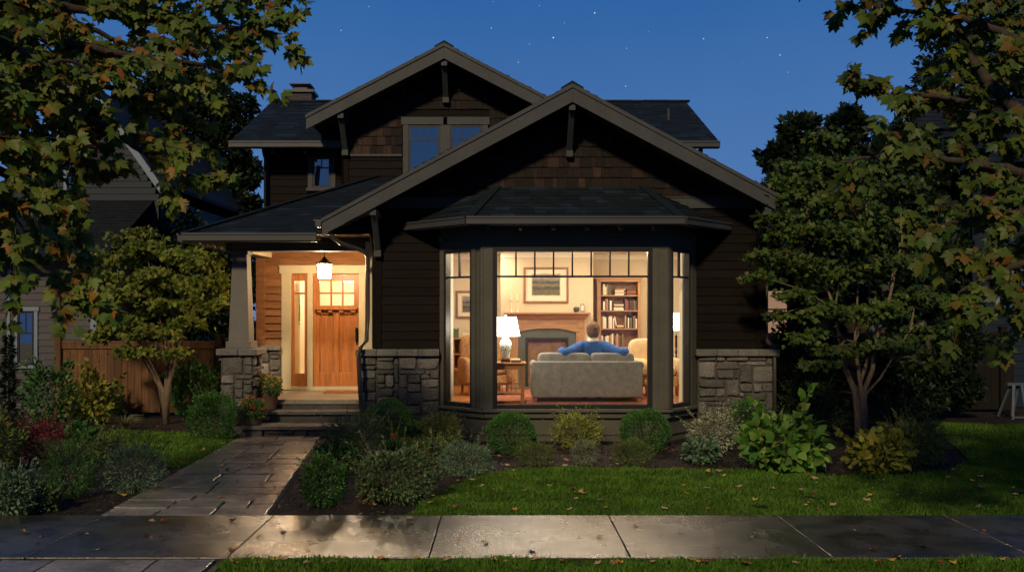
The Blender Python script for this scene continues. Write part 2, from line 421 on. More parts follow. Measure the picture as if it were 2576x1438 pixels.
mb = MB(); shakes(mb, FW, gl, gr, fz + .155, 5.1, .165); O(mb, 'gable_shingles', m_shake, house)
mb = MB(); mb.pbox(FW, 0, fL, fz, fz + .16, 0, .035); mb.pbox(FW, 0, fL, fz + .161, fz + .18, 0, .05); O(mb, 'frieze_board', m_barge, house, bevel=.004)
for u0, u1 in ((-.02, .13), (fL - .13, fL + .02)):
    mb = MB(); mb.pbox(FW, u0, u1, 1.40, fz, -.0, .032); O(mb, 'corner_board', m_siding, house, bevel=.004)
# stone wainscot on both sides of the bay
for a, b in ((-2.26, -.99), (3.10, 4.33)):
    S = frame((a, YW - .10), (b, YW - .10)); mb = MB()
    mb.box(a, b, YW - .10, YW + .02, 0, 1.27); sw = O(mb, 'stone_wainscot', m_mortar, house)
    q = MB(); stones(q, S, 0, b - a, 0, 1.27, .072); O(q, 'stone_facing', m_stone, sw)
    q = MB(); capstones(q, S, -.04, b - a + (.04 if a > 0 else 0), 1.28, .105, -.14, .10, 4); O(q, 'stone_cap', m_cap, sw, bevel=.012)
# left flank of the front wing (the porch's right side)
FLk = frame((-2.04, 16.80), (-2.04, 14.56)); mb = MB(); wallsheet(mb, FLk, [(0, 0), (2.24, 0), (2.24, 3.55), (0, 3.55)], .1)
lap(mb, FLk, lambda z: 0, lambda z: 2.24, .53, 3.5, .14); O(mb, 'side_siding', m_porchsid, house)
FRk = frame((4.18, 14.56), (4.18, 20.5)); mb = MB(); wallsheet(mb, FRk, [(0, 0), (5.94, 0), (5.94, 3.6), (0, 3.6)], .1)
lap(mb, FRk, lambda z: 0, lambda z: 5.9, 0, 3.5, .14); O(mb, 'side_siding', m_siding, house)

def gable_roof(xc, hw, za, ze, y0, y1, bz, body, hwr=None):
    """two shingled slopes, boarded soffit, barge boards on the front edge"""
    sl = (za - ze) / hw; HW = {-1: hw, 1: hwr or hw}; zel = ze; root = O(MB(), 'roof', m_roof, house)
    r = MB()
    for s in (-1, 1):
        hw = HW[s]; ze = za - sl * hw
        A = (xc + s * hw, y0, ze); B = (xc + s * hw, y1, ze); TA = (xc, y0, za); TB = (xc, y1, za)
        roofplane(r, A, B, TA, TB)
    me = bpy.data.meshes.new('roof'); bs = LOC[house.name]
    me.from_pydata([(x - bs[0], y - bs[1], z - bs[2]) for x, y, z in r.v], [], r.f); me.materials.append(m_roof); root.data = me
    q = MB()                                              # ridge caps
    y = y0 - .02
    while y < y1:
        for s in (-1, 1):
            q.add([(xc, y, za + .045), (xc + s * .17, y, za + .035 - .17 * sl), (xc + s * .17, y + .27, za + .012 - .17 * sl), (xc, y + .27, za + .022), (xc, y, za + .01), (xc + s * .17, y, za - .17 * sl)], [(0, 1, 2, 3), (4, 5, 1, 0)])
        y += .24
    O(q, 'ridge_cap', m_roof, root)
    q = MB()                                              # deck/soffit slab
    for s in (-1, 1):
        hw = HW[s]; ze = za - sl * hw
        q.hexa([(xc, y0 + .02, za - .13), (xc + s * (hw - .02), y0 + .02, ze - .13 + .02 * sl), (xc + s * (hw - .02), y1, ze - .13 + .02 * sl), (xc, y1, za - .13),
                (xc, y0 + .02, za - .012), (xc + s * (hw - .02), y0 + .02, ze - .012 + .02 * sl), (xc + s * (hw - .02), y1, ze - .012 + .02 * sl), (xc, y1, za - .012)])
    O(q, 'soffit', m_soffit, root)
    for s in (-1, 1):                                     # barge boards
        hw = HW[s]; ze = za - sl * hw; b = MB(); bd = .235; f0 = .03
        pts = [(xc, y0, za - f0), (xc + s * hw, y0, ze - f0), (xc + s * hw, y0, ze - f0 - bd), (xc, y0, za - f0 - bd - .02)]
        b.prism(pts, np.array((0, -.035, 0)))
        pts = [(xc, y0, za - .004), (xc + s * (hw + .01), y0, ze - .004 - .01 * sl), (xc + s * (hw + .01), y0, ze - .07), (xc, y0, za - .07)]
        b.prism(pts, np.array((0, -.055, 0)))
        O(b, 'barge_board', m_barge, root, bevel=.003)
    return root, sl
# front (lower) gable
GY0 = 13.90
groof, gs = gable_roof(apx, 3.80, apz, 3.40, GY0, 17.2, 0, None, 3.08)
# rafter tails + fascia along its left eave
mb = MB(); y = 14.12
while y < 16.7:
    O(MB().bar((-2.70, y, 3.40 - .165 + .03 * gs), (-2.02, y, 3.40 - .165 + .71 * gs), .045, .09), 'rafter_tail', m_porchtrim, groof); y += .36
mb = MB(); mb.box(-2.83, -2.735, 13.86, 16.9, 3.26, 3.37); mb.box(-2.86, -2.80, 13.86, 16.9, 3.345, 3.375); O(mb, 'gutter', m_gutter, house, bevel=.01)
def bracket(xc, zt, y0, yw, drop=.74, wd=.10):
    b = MB(); b.box(xc - wd / 2, xc + wd / 2, y0 + .01, yw, zt - .10, zt); w2 = wd / 2 * .9
    b.hexa([(xc - w2, yw - .10, zt - drop), (xc + w2, yw - .10, zt - drop), (xc + w2, yw, zt - drop), (xc - w2, yw, zt - drop),
            (xc - w2, y0 + .07, zt - .101), (xc + w2, y0 + .07, zt - .101), (xc + w2, y0 + .24, zt - .101), (xc - w2, y0 + .24, zt - .101)])
    b.box(xc - w2 - .01, xc + w2 + .01, yw - .13, yw, zt - drop - .10, zt - drop + .001)
    return O(b, 'bracket', m_barge, house, bevel=.006)
bracket(apx, apz - .30, GY0, YW, .62)
bracket(-1.96, 3.40 - .27 + (.77) * gs, GY0, YW, .60); bracket(4.06, 5.44 - .27 - 2.985 * gs, GY0, YW, .60)

# ---- bay window
W0, B1, B2, W1 = (-.99, YW), (-.285, YB), (2.533, YB), (3.10, YW)
bay = O(MB().box(-.2, 2.45, YB + .16, YW, 3.02, 3.2), 'bay_window', m_baytrim, house)
panels = [(frame(W0, B1), 1118, 1188, [0.5]), (frame(B1, B2), 1239.5, 1641, [i / 8 for i in range(1, 8)]), (frame(B2, W1), 1689, 1736, [0.5])]
zf0, zf1, zg0, zg1, ztr = .50, 2.945, .565, 2.893, 2.515
for F, xa, xb, mus in panels:
    L = F.L; ua, ub = F.u(xa), F.u(xb); q = MB()
    q.pbox(F, 0, ua, .45, zf1, -.14, 0); q.pbox(F, ub, L, .45, zf1, -.14, 0)
    q.pbox(F, 0, L, zf1, 3.10, -.14, 0); q.pbox(F, 0, L, 3.10, 3.30, -.14, -.012)
    q.pbox(F, 0, L, 3.075, 3.095, 0, .012)
    q.pbox(F, 0, L, .0, .449, -.14, -.03); q.pbox(F, -.0, L, .10, .13, -.03, -.005)
    # raised casings next to the sash
    q.pbox(F, ua - .085, ua, .50, zf1 + .0, .001, .02); q.pbox(F, ub, ub + .085, .50, zf1, .001, .02)
    O(q, 'bay_panel', m_baytrim, bay)
    q = MB(); q.pbox(F, -.06, L + .06, .452, .498, -.13, .085); q.pbox(F, -.03, L + .03, .36, .451, -.028, .03); O(q, 'sill', m_baytrim, bay, bevel=.006)
    gw = .068 if mus[0] != .5 else .042
    q = MB(); q.pbox(F, ua, ua + gw, zf0, zf1, -.09, .012); q.pbox(F, ub - gw, ub, zf0, zf1, -.09, .012)
    q.pbox(F, ua + gw, ub - gw, zf0, zg0, -.09, .012); q.pbox(F, ua + gw, ub - gw, zg1, zf1, -.09, .012)
    q.pbox(F, ua + gw, ub - gw, ztr - .016, ztr + .016, -.06, -.015)
    for k in mus:
        u = ua + gw + (ub - ua - 2 * gw) * k; q.pbox(F, u - .013, u + .013, ztr + .016, zg1, -.058, -.017)
    fr = O(q, 'window_frame', m_sash, bay, bevel=.003)
    q = MB(); q.pbox(F, ua + gw - .005, ub - gw + .005, zg0 - .005, zg1 + .005, -.045, -.039); O(q, 'window_pane', m_glass, bay)
for F0 in (B1, B2):
    q = MB(); q.lathe((F0[0], F0[1] + .05, .45), [(.055, 0), (.055, 2.84)], 8); O(q, 'corner_post', m_baytrim, bay)
# bay roof, gutter
E = [(-1.49, YW, 3.375), (-.48, 13.53, 3.375), (2.65, 13.53, 3.375), (3.57, YW, 3.375)]; TT = [(-.08, YW - .03, 3.95), (2.25, YW - .03, 3.95)]
r = MB(); roofplane(r, E[1], E[2], TT[0], TT[1], .13); roofplane(r, E[0], E[1], TT[0], TT[0], .13); roofplane(r, E[2], E[3], TT[1], TT[1], .13)
broof = O(r, 'bay_roof', m_roof, house)
q = MB()
for a, t in ((E[1], TT[0]), (E[2], TT[1])): O(MB().bar(np.array(a) + (0, 0, .02), np.array(t) + (0, 0, .02), .16, .018), 'hip_cap', m_roof, broof)
q = MB(); q.prism([(x, y + .02, 3.295) for x, y, z in E], np.array((0, 0, .05))); O(q, 'soffit', m_baytrim, broof)
q = MB()
def gutter(q, p0, p1, h=.105, w_=.10, ext=.03):
    F = frame(p0[:2], p1[:2]); z = p0[2]
    q.pbox(F, -ext, F.L + ext, z - h, z - .02, 0, w_); q.pbox(F, -ext, F.L + ext, z - .02, z + .008, w_ - .018, w_ + .014); q.pbox(F, -ext, F.L + ext, z - h - .018, z - h, -.01, w_ - .03)
for i in range(3): gutter(q, E[i], E[i + 1], ext=(.0 if i != 1 else .04))
O(q, 'gutter', m_gutter, broof)
q = MB()
for x in (-.25, .25, .75, 1.25, 1.75, 2.25): O(MB().box(x, x + .055, 13.56, 13.93, 3.205, 3.29), 'rafter_tail', m_baytrim, broof)

# ---- upper storey
FU = frame((-2.90, 16.80), (.86, 16.80)); uL = FU.L; uax = -1.02
wu = MB(); wallsheet(wu, FU, [(0, 3.17), (uL, 3.17), (uL, 5.5), (uax + 2.9, 6.45), (0, 5.5)], .12); O(wu, 'wall_core', m_siding, house)
u_ul = lambda z: max(0, uax - (6.43 - z) / .52 + 2.9); u_ur = lambda z: min(uL, uax + (6.43 - z) / .52 + 2.9)
wh = (X(1012, 16.8) + 2.9, X(1231, 16.8) + 2.9, 3.9, Z(293, 16.8))
mb = MB(); lap(mb, FU, lambda z: 0, lambda z: uL, 3.9, 4.82, .14, (wh,)); O(mb, 'upper_siding', m_siding, house)
mb = MB(); shakes(mb, FU, u_ul, u_ur, 4.86, 6.42, .165, (wh,)); O(mb, 'gable_shingles', m_shake, house)
mb = MB(); mb.pbox(FU, 0, wh[0], 4.82, 4.86, 0, .045); O(mb, 'belt_course', m_trim, house)
mb = MB(); mb.pbox(FU, -.02, .09, 3.6, 5.3, 0, .034); mb.pbox(FU, -.03, -.001, 3.6, 5.3, -.8, .034); O(mb, 'corner_board', m_siding, house)
uroof, us = gable_roof(uax, 2.44, 6.73, 5.46, 16.20, 20.0, 0, None)
bracket(uax, 6.73 - .30, 16.2, 16.8, .55, .11); bracket(-2.86, 5.46 - .27 + .60 * us, 16.2, 16.8, .58, .11); bracket(.82, 5.46 - .27 + .60 * us, 16.2, 16.8, .58, .11)
m_blind = M('window blind', (.36, .52, .70), .7, .03, 3)  # white blind with the blue of reflected sky put into its colour
m_skyglass = glassmat('upstairs glass', .6, (.75, .85, 1))
def sash_window(F, xa, xb, z0, z1, trans_z, mus, parent=house, trim=.09, head=.13, blind=True, tm=None, sill=True):
    win = MB(); tm = tm or m_trim
    win.pbox(F, xa - trim, xa, z0, z1, -.02, .045); win.pbox(F, xb, xb + trim, z0, z1, -.02, .045)
    win.pbox(F, xa - trim - .03, xb + trim + .03, z1, z1 + head, -.02, .055)
    if sill: win.pbox(F, xa - trim - .03, xb + trim + .03, z0 - .06, z0, -.02, .06)
    wo = O(win, 'window', tm, parent, bevel=.003)
    q = MB(); f = .04
    q.pbox(F, xa, xa + f, z0, z1, -.02, .032); q.pbox(F, xb - f, xb, z0, z1, -.02, .032); q.pbox(F, xa + f, xb - f, z0, z0 + f, -.02, .032); q.pbox(F, xa + f, xb - f, z1 - f, z1, -.02, .032)
    if trans_z: q.pbox(F, xa + f, xb - f, trans_z - .013, trans_z + .013, .002, .029)
    for k in mus:
        u = xa + f + (xb - xa - 2 * f) * k; q.pbox(F, u - .01, u + .01, trans_z or z0, z1 - f, .002, .028)
    O(q, 'sash', m_sash, wo)
    q = MB(); q.pbox(F, xa + f, xb - f, z0 + f, z1 - f, .020, .023); O(q, 'pane', m_skyglass, wo)
    if blind:
        q = MB(); z = z0 + f
        q.pbox(F, xa + f, xb - f, z0 + f, z1 - f, .001, .006)
        while z < z1 - f: q.pbox(F, xa + f, xb - f, z, z + .012, .007, .012); z += .034
        O(q, 'blind', m_blind, wo)
    else:
        q = MB(); q.pbox(F, xa + f, xb - f, z0 + f, z1 - f, .001, .004); O(q, 'dark_room_panel', M('painted room darkness', (.02, .022, .026), .8), wo)  # flat panel painted dark in place of the unlit room behind the glass
    return wo
zt = Z(315, 16.8)
sash_window(FU, X(1028, 16.8) + 2.9, X(1108, 16.8) + 2.9, 4.08, zt, Z(352, 16.8), (1 / 3, 2 / 3), trim=.10, head=.14)
sash_window(FU, X(1133, 16.8) + 2.9, X(1214, 16.8) + 2.9, 4.08, zt, Z(352, 16.8), (1 / 3, 2 / 3), trim=.10, head=.141)
mb = MB(); mb.pbox(FU, X(1106, 16.8) + 2.9 + .09, X(1134, 16.8) + 2.9 - .09, 4.08, zt, -.02, .046); O(mb, 'mullion', m_trim, house)
# set-back upper walls left and right
FB = frame((-4.54, 17.60), (3.60, 17.60)); bh = (X(773, 17.6) + 4.54, X(845, 17.6) + 4.54, 4.25, 5.04)
mb = MB(); wallsheet(mb, FB, [(0, 3.17), (8.14, 3.17), (8.14, 5.35), (0, 5.35)], .12); O(mb, 'wall_core', m_siding, house)
for a, b, hs in ((.09, 1.66, (bh,)), (5.4, 8.06, ())):
    mb = MB(); lap(mb, FB, lambda z: a, lambda z: b, 3.4, 5.2, .14, hs); O(mb, 'upper_siding', m_siding, house)
for a, b in ((-.03, .07), (8.06, 8.17)): O(MB().pbox(FB, a, b, 3.0, 5.2, -.06, .03), 'corner_board', m_trim, house)
sash_window(FB, X(787, 17.6) + 4.54, X(833, 17.6) + 4.54, Z(473, 17.6), Z(396, 17.6), Z(423, 17.6), (.5,), trim=.09, head=.09, blind=False)
for xa, ya, yb in ((-4.54, 17.6, 22.6), (3.60, 17.6, 22.6)):
    mb = MB(); mb.box(xa - .01, xa + .09, ya + .01, yb, 0, 5.35); v = [(xa - .02, 17.7, 5.35), (xa - .02, 22.5, 5.35), (xa - .02, 20.1, 6.4)]
    mb.prism(v, np.array((.1, 0, 0))); O(mb, 'side_wall', m_siding, house)
mb = MB(); mb.box(-4.5, 3.6, 22.5, 22.6, 0, 5.4); O(mb, 'rear_wall', m_siding, house)
main = MB(); ex0, ex1 = -5.05, 4.04
roofplane(main, (ex0, 17.0, 5.13), (ex1, 17.0, 5.13), (ex0, 20.1, 6.58), (ex1, 20.1, 6.58), .15)
roofplane(main, (ex0, 23.2, 5.13), (ex1, 23.2, 5.13), (ex0, 20.1, 6.58), (ex1, 20.1, 6.58), .3)
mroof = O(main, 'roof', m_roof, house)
q = MB()
for a, b in (((17.02, 5.00), (20.1, 6.44)), ((23.18, 5.00), (20.1, 6.44))):
    q.hexa([(ex0 + .01, a[0], a[1]), (ex1 - .01, a[0], a[1]), (ex1 - .01, b[0], b[1]), (ex0 + .01, b[0], b[1]), (ex0 + .01, a[0], a[1] + .12), (ex1 - .01, a[0], a[1] + .12), (ex1 - .01, b[0], b[1] + .12), (ex0 + .01, b[0], b[1] + .12)])
O(q, 'roof_deck', m_trim, mroof)
q = MB(); y = ex0
while y < ex1: q.box(y, y + .25, 20.02, 20.18, 6.57, 6.60 + random.uniform(0, .006)); y += .255
O(q, 'ridge_cap', m_roof, mroof)
q = MB(); gutter(q, (ex0, 17.0, 5.12), (ex1, 17.0, 5.12), .10, .1, .0); O(q, 'gutter', m_gutter, mroof)
q = MB()
for x in list(np.arange(ex0 + .15, -3.4, .6)) + [3.2, 3.7]: O(MB().box(x, x + .05, 17.04, 17.58, 4.93, 5.02), 'rafter_tail', m_trim, mroof)
ch = MB(); cxa, cxb = X(722, 20.6), X(786, 20.6); ch.box(cxa, cxb, 20.5, 21.0, 5.9, 6.88); chim = O(ch, 'chimney', M('chimney brick', (.075, .065, .062), .85, .3, 12, (1, 1, 4), .6), mroof)
q = MB(); q.box(cxa - .05, cxb + .05, 20.45, 21.05, 6.881, 6.94); q.box(cxa + .16, cxb - .12, 20.58, 20.92, 6.94, 7.06); q.taper(cxa + .08, cxb - .04, 20.5, 21, 7.06, cxa + .16, cxb - .12, 20.6, 20.9, 7.02); q.box(cxa + .07, cxb - .03, 20.49, 21.01, 7.065, 7.09); O(q, 'chimney_cap', m_gutter, chim)
q = MB(); vx_, vy_ = X(1682, 18.6), 18.6; q.tube([(vx_, vy_, 5.8), (vx_, vy_, 6.10)], .028, 10); q.lathe((vx_, vy_, 5.84), [(.11, -.06), (.04, .04)], 12); O(q, 'vent_pipe', m_pipe, mroof)

# ---- porch
HC = (-4.94, 14.20, 3.19); pt = .48
r = MB()
top_t = 3.2
roofplane(r, HC, (-2.2, 14.20, 3.19), (HC[0] + top_t, 14.2 + top_t, 3.19 + pt * top_t), (-1.2, 14.2 + top_t, 3.19 + pt * top_t), .15)
roofplane(r, (HC[0], 19.5, 3.19), HC, (HC[0] + top_t, 19.5, 3.19 + pt * top_t), (HC[0] + top_t, 14.2 + top_t, 3.19 + pt * top_t), .15)
proof = O(r, 'porch_roof', m_roof, house)
q = MB(); q.bar(np.array(HC) + (0, 0, .02), (HC[0] + top_t, 14.2 + top_t, 3.21 + pt * top_t), .18, .02); O(q, 'hip_cap', m_roof, proof)
q = MB(); gutter(q, (HC[0], 14.20, 3.185), (-2.86, 14.20, 3.185), .11, .1, .0); gutter(q, (HC[0], 19, 3.185), (HC[0], 14.2, 3.185), .11, .1, .0); O(q, 'gutter', m_gutter, proof)
q = MB(); x = HC[0] + .12
while x < -2.9:
    O(MB().bar((x, 14.22, 3.115), (x, 14.85, 3.115 + .63 * pt * .25), .04, .09), 'rafter_tail', m_porchtrim, proof); x += .38
y = 14.5
while y < 17.5:
    O(MB().bar((HC[0] + .02, y, 3.115), (-4.40, y, 3.14), .04, .09), 'rafter_tail', m_porchtrim, proof); y += .38
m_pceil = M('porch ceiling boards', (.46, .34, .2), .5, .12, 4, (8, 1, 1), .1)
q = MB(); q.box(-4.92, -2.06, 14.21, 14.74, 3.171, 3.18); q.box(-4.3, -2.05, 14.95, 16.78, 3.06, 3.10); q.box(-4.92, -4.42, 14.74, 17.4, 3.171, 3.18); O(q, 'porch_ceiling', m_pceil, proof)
q = MB(); q.box(-4.44, -2.05, 14.72, 14.95, 2.955, 3.17); q.box(-4.44, -4.24, 14.951, 16.8, 2.955, 3.17); O(q, 'porch_beam', m_barge, proof, bevel=.004)
q = MB(); q.box(-4.2, -2.05, 14.952, 14.975, 2.952, 3.06); q.box(-4.238, -4.215, 14.96, 16.78, 2.96, 3.06); O(q, 'beam_facing', m_porchtrim, proof)
# stone pier and tapered column
px0, px1, py0, py1 = -4.50, -3.96, 14.60, 15.14
pier = O(MB().box(px0 + .02, px1 - .02, py0 + .02, py1 - .02, 0, 1.27), 'stone_pier', m_mortar, house)
q = MB()
stones(q, frame((px0 + .02, py0 + .02), (px1 - .02, py0 + .02)), 0, px1 - px0 - .04, 0, 1.27, .075)
stones(q, frame((px1 - .02, py0 + .02), (px1 - .02, py1 - .02)), 0, .5, 0, 1.27, .085)
stones(q, frame((px0 + .02, py1 - .02), (px0 + .02, py0 + .02)), 0, .5, 0, 1.27, .09)
O(q, 'stone_facing', m_stone, pier)
q = MB(); q.box(px0 - .05, px0 + .30, py0 - .06, py1 + .06, 1.28, 1.385); q.box(px0 + .304, px1 + .06, py0 - .065, py1 + .06, 1.28, 1.383); O(q, 'stone_cap', m_cap, pier, bevel=.015)
cxm, cym = (px0 + px1) / 2, (py0 + py1) / 2
colm = O(MB().taper(cxm - .165, cxm + .165, cym - .165, cym + .165, 1.48, cxm - .115, cxm + .115, cym - .115, cym + .115, 2.955), 'tapered_column', M('column paint', (.15, .14, .125), .55, .08, 3), house, bevel=.005)
q = MB(); q.box(cxm - .20, cxm + .20, cym - .20, cym + .20, 1.386, 1.50); O(q, 'column_base', MATS['column paint'], colm, bevel=.005); O(MB().box(cxm - .14, cxm + .14, cym - .14, cym + .14, 2.90, 2.954), 'column_capital', MATS['column paint'], colm, bevel=.005)
# back wall of the porch with door unit
YD = 16.80
FD = frame((-4.44, YD), (-2.04, YD)); uD = lambda x: X(x, YD) + 4.44; zD = lambda y: Z(y, YD)
dh = (uD(709), 2.4, .5, zD(670)); q = MB()
q.pbox(FD, 0, dh[0], .53, 3.06, -.12, 0); q.pbox(FD, dh[0], 2.4, zD(690), 3.06, -.12, 0)
O(q, 'wall_core', m_porchsid, house)
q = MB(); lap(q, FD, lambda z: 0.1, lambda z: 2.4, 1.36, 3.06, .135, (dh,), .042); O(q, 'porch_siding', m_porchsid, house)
q = MB(); q.pbox(FD, -.06, .10, 1.37, 3.0, 0, .05); O(q, 'corner_board', m_porchsid, house)
q = MB(); q.pbox(FD, 0, dh[0], .53, 1.27, .0, .06); pw_ = O(q, 'stone_wainscot', m_mortar, house)
FD2 = frame((-4.44, YD - .06), (-2.04, YD - .06))
q = MB(); stones(q, FD2, 0, dh[0] - .01, .53, 1.26, .07); O(q, 'stone_facing', m_stone, pw_)
q = MB(); q.pbox(FD2, -.04, dh[0] - .003, 1.27, 1.365, -.06, .11); O(q, 'stone_cap', m_cap, pw_, bevel=.012)
q = MB(); z0 = .55
q.pbox(FD, uD(709), uD(733), z0, zD(687.6), -.1, .035); q.pbox(FD, uD(773.4), uD(787.5), z0, zD(687.6), -.1, .03); q.pbox(FD, uD(903), uD(919), z0, zD(687.6), -.1, .03)
q.pbox(FD, uD(704), 2.4, zD(687.6), zD(670), -.1, .05); q.pbox(FD, uD(702), 2.4, zD(670), zD(667), -.1, .065); q.pbox(FD, uD(733), uD(919), .535, .60, -.1, .06)
dframe = O(q, 'door_frame', m_porchtrim, house, bevel=.004)
# sidelights
def sidelight(ua, ub, nm='sidelight'):
    q = MB(); f = .055; zb, ztop = .605, zD(690)
    q.pbox(FD, ua, ua + f, zb, ztop, -.07, -.01); q.pbox(FD, ub - f, ub, zb, ztop, -.07, -.01); q.pbox(FD, ua + f, ub - f, zb, zD(939), -.07, -.01)
    q.pbox(FD, ua + f, ub - f, zD(740), zD(735), -.07, -.015); q.pbox(FD, ua + f, ub - f, zD(706), ztop, -.07, -.01)
    s = O(q, nm, m_door, dframe, bevel=.003); q = MB(); q.pbox(FD, ua + f, ub - f, zD(939), zD(706), -.045, -.04); O(q, 'pane', m_glass, dframe)
sidelight(uD(733) + .002, uD(773.4) - .002); sidelight(uD(919) + .002, 2.398)
# the door: stiles and rails, six panes, dentil shelf, two tall panels
q = MB(); da, db, dz0, dz1 = uD(788), uD(902.6), .605, zD(690.8)
f = .115; pz0, pz1 = zD(768), zD(706)
q.pbox(FD, da, da + f, dz0, dz1, -.06, -.01); q.pbox(FD, db - f * .8, db, dz0, dz1, -.06, -.01)
q.pbox(FD, da + f, db - f * .8, pz1, dz1, -.06, -.01); q.pbox(FD, da + f, db - f * .8, dz0, dz0 + .25, -.06, -.01); q.pbox(FD, da + f, db - f * .8, zD(790), pz0, -.06, -.01)
um = (da + f + db - f * .8) / 2; q.pbox(FD, um - .05, um + .05, dz0 + .25, zD(790), -.06, -.01)
q.pbox(FD, da + f, db - f * .8, dz0 + .25, zD(790), -.058, -.045)
w_ = db - f * .8 - da - f
for k in (1, 2): u = da + f + w_ * k / 3; q.pbox(FD, u - .016, u + .016, pz0, pz1, -.055, -.014)
q.pbox(FD, da + f, db - f * .8, (pz0 + pz1) / 2 - .016, (pz0 + pz1) / 2 + .016, -.056, -.015)
door = O(q, 'front_door', m_door, house, bevel=.004)
q = MB(); q.pbox(FD, da + .06, db - .03, zD(778.5), zD(773), -.01, .10)
for k in range(4): u = da + .10 + (db - da - .22) * k / 3; q.pbox(FD, u - .02, u + .055, zD(785), zD(778.5), -.01, .075)
O(q, 'dentil_shelf', m_door, door, bevel=.003)
q = MB(); q.pbox(FD, da + f, db - f * .8, pz0, pz1, -.04, -.035); O(q, 'door_pane', m_glass, door)
q = MB(); uh = uD(897.5); q.pbox(FD, uh - .025, uh + .03, zD(858), zD(828), -.01, .008); q.tube([FD(uh, zD(833), .01), FD(uh, zD(836), .05), FD(uh, zD(850), .055), FD(uh, zD(866), .01)], .011, 8)
q.lathe(FD(uh, zD(826), .02), [(.02, -.02), (.02, .02)], 10); O(q, 'door_handle', m_bronze, door)
# porch floor and steps
q = MB(); q.box(-3.95, -2.10, 15.10, 16.80, .45, .53); q.box(-4.5, -3.951, 15.15, 16.80, .45, .529); O(q, 'porch_floor', m_conc, house, bevel=.008)
q = MB(); q.box(-4.5, -2.12, 15.13, 16.75, 0, .449); O(q, 'porch_base', m_riser, house)
m_tread = M('stone treads', (.16, .15, .14), .45, .25, 4, bump=.35, bscale=40, fine=.3, rvar=.15)
stp = O(MB().box(-3.93, -2.12, 14.86, 15.12, .001, .30), 'steps', m_riser, house)
q = MB(); q.box(-3.95, -3.0, 14.80, 15.129, .31, .37); q.box(-2.995, -2.1, 14.80, 15.129, .31, .369); O(q, 'tread', m_tread, stp, bevel=.008)
q = MB(); q.box(-4.12, -3.3, 14.30, 14.85, .13, .19); q.box(-3.295, -2.1, 14.30, 14.85, .13, .189); O(q, 'tread', m_tread, stp, bevel=.008)
q = MB(); stones(q, frame((-4.08, 14.38), (-2.12, 14.38)), 0, 1.96, 0, .125, .115); q.box(-4.08, -2.12, 14.385, 14.84, 0, .125); O(q, 'riser', m_riser, stp)
# downspout at the porch corner
q = MB(); pp = [P(832, 582, 13.95), P(836, 596, 13.98), P(858, 612, 14.05), P(900, 626, 14.2), P(921, 636, 14.38), P(925, 650, 14.42), P(925, 800, 14.42), P(922, 856, 14.36), P(906, 876, 14.26), P(902, 900, 14.22), P(905, 960, 14.22), P(910, 1040, 14.22), P(912, 1078, 14.24)]
q.tube(pp, .036, 8); O(q, 'downspout', m_pipe, house, smooth=True)
q = MB(); q.tube([P(1927, 600, 14.7), P(1927, 845, 14.7), P(1932, 860, 14.6), P(1945, 872, 14.5), P(1947, 900, 14.42), P(1949, 1090, 14.42)], .034, 8); O(q, 'downspout', m_pipe, house, smooth=True)
q = MB(); q.tube([P(662, 369, 17.1), P(664, 385, 17.3), P(668, 400, 17.5), P(668, 520, 17.5)], .035, 8); O(q, 'downspout', m_gutter, house, smooth=True)

# ---- lantern, doormat
LX, LY = X(816, 15.6), 15.6; lt, lb = Z(664, LY), Z(701, LY)
lan = T('porch_lantern', 'lit craftsman style lantern hanging from the porch ceiling before the door', 'lantern', (LX, LY, 3.06))
q = MB(); q.tube([(LX, LY, 3.06), (LX, LY, lt + .10)], .008, 6); q.lathe((LX, LY, 3.04), [(.05, 0), (.05, .019)], 12); O(q, 'rod', m_bronze, lan)
q = MB(); q.lathe((LX, LY, lt), [(.175, -.005), (.165, .012), (.08, .055), (.035, .10), (.02, .125)], 24); O(q, 'lantern_roof', m_bronze, lan)
q = MB(); hw = .105
for sx in (-1, 1):
    for sy in (-1, 1): q.bar((LX + sx * hw * .88, LY + sy * hw * .88, lb), (LX + sx * hw, LY + sy * hw, lt), .012, .012)
for s in (-1, 1):
    q.bar((LX - hw * .88, LY + s * hw * .88, lb), (LX + hw * .88, LY + s * hw * .88, lb), .014, .014); q.bar((LX + s * hw * .88, LY - hw * .88, lb), (LX + s * hw * .88, LY + hw * .88, lb), .014, .014)
    q.bar((LX, LY + s * hw * .93, lb), (LX, LY + s * hw, lt), .006, .006)
O(q, 'lantern_frame', m_bronze, lan)
q = MB(); q.taper(LX - .088, LX + .088, LY - .088, LY + .088, lb + .008, LX - .098, LX + .098, LY - .098, LY + .098, lt - .008); O(q, 'lantern_glass', emit('lantern glow', (1, .70, .40), 175), lan)
mat_ = MB(); mat_.box(X(815, 16.3), X(900, 16.3), 16.18, 16.62, .531, .552); tag(O(mat_, 'doormat', M('coir mat', (.36, .15, .05), .95, .4, 40, bump=.8, bscale=200), base=(X(858, 16.3), 16.4, .53)), 'woven brown doormat lying on the porch before the front door', 'doormat')

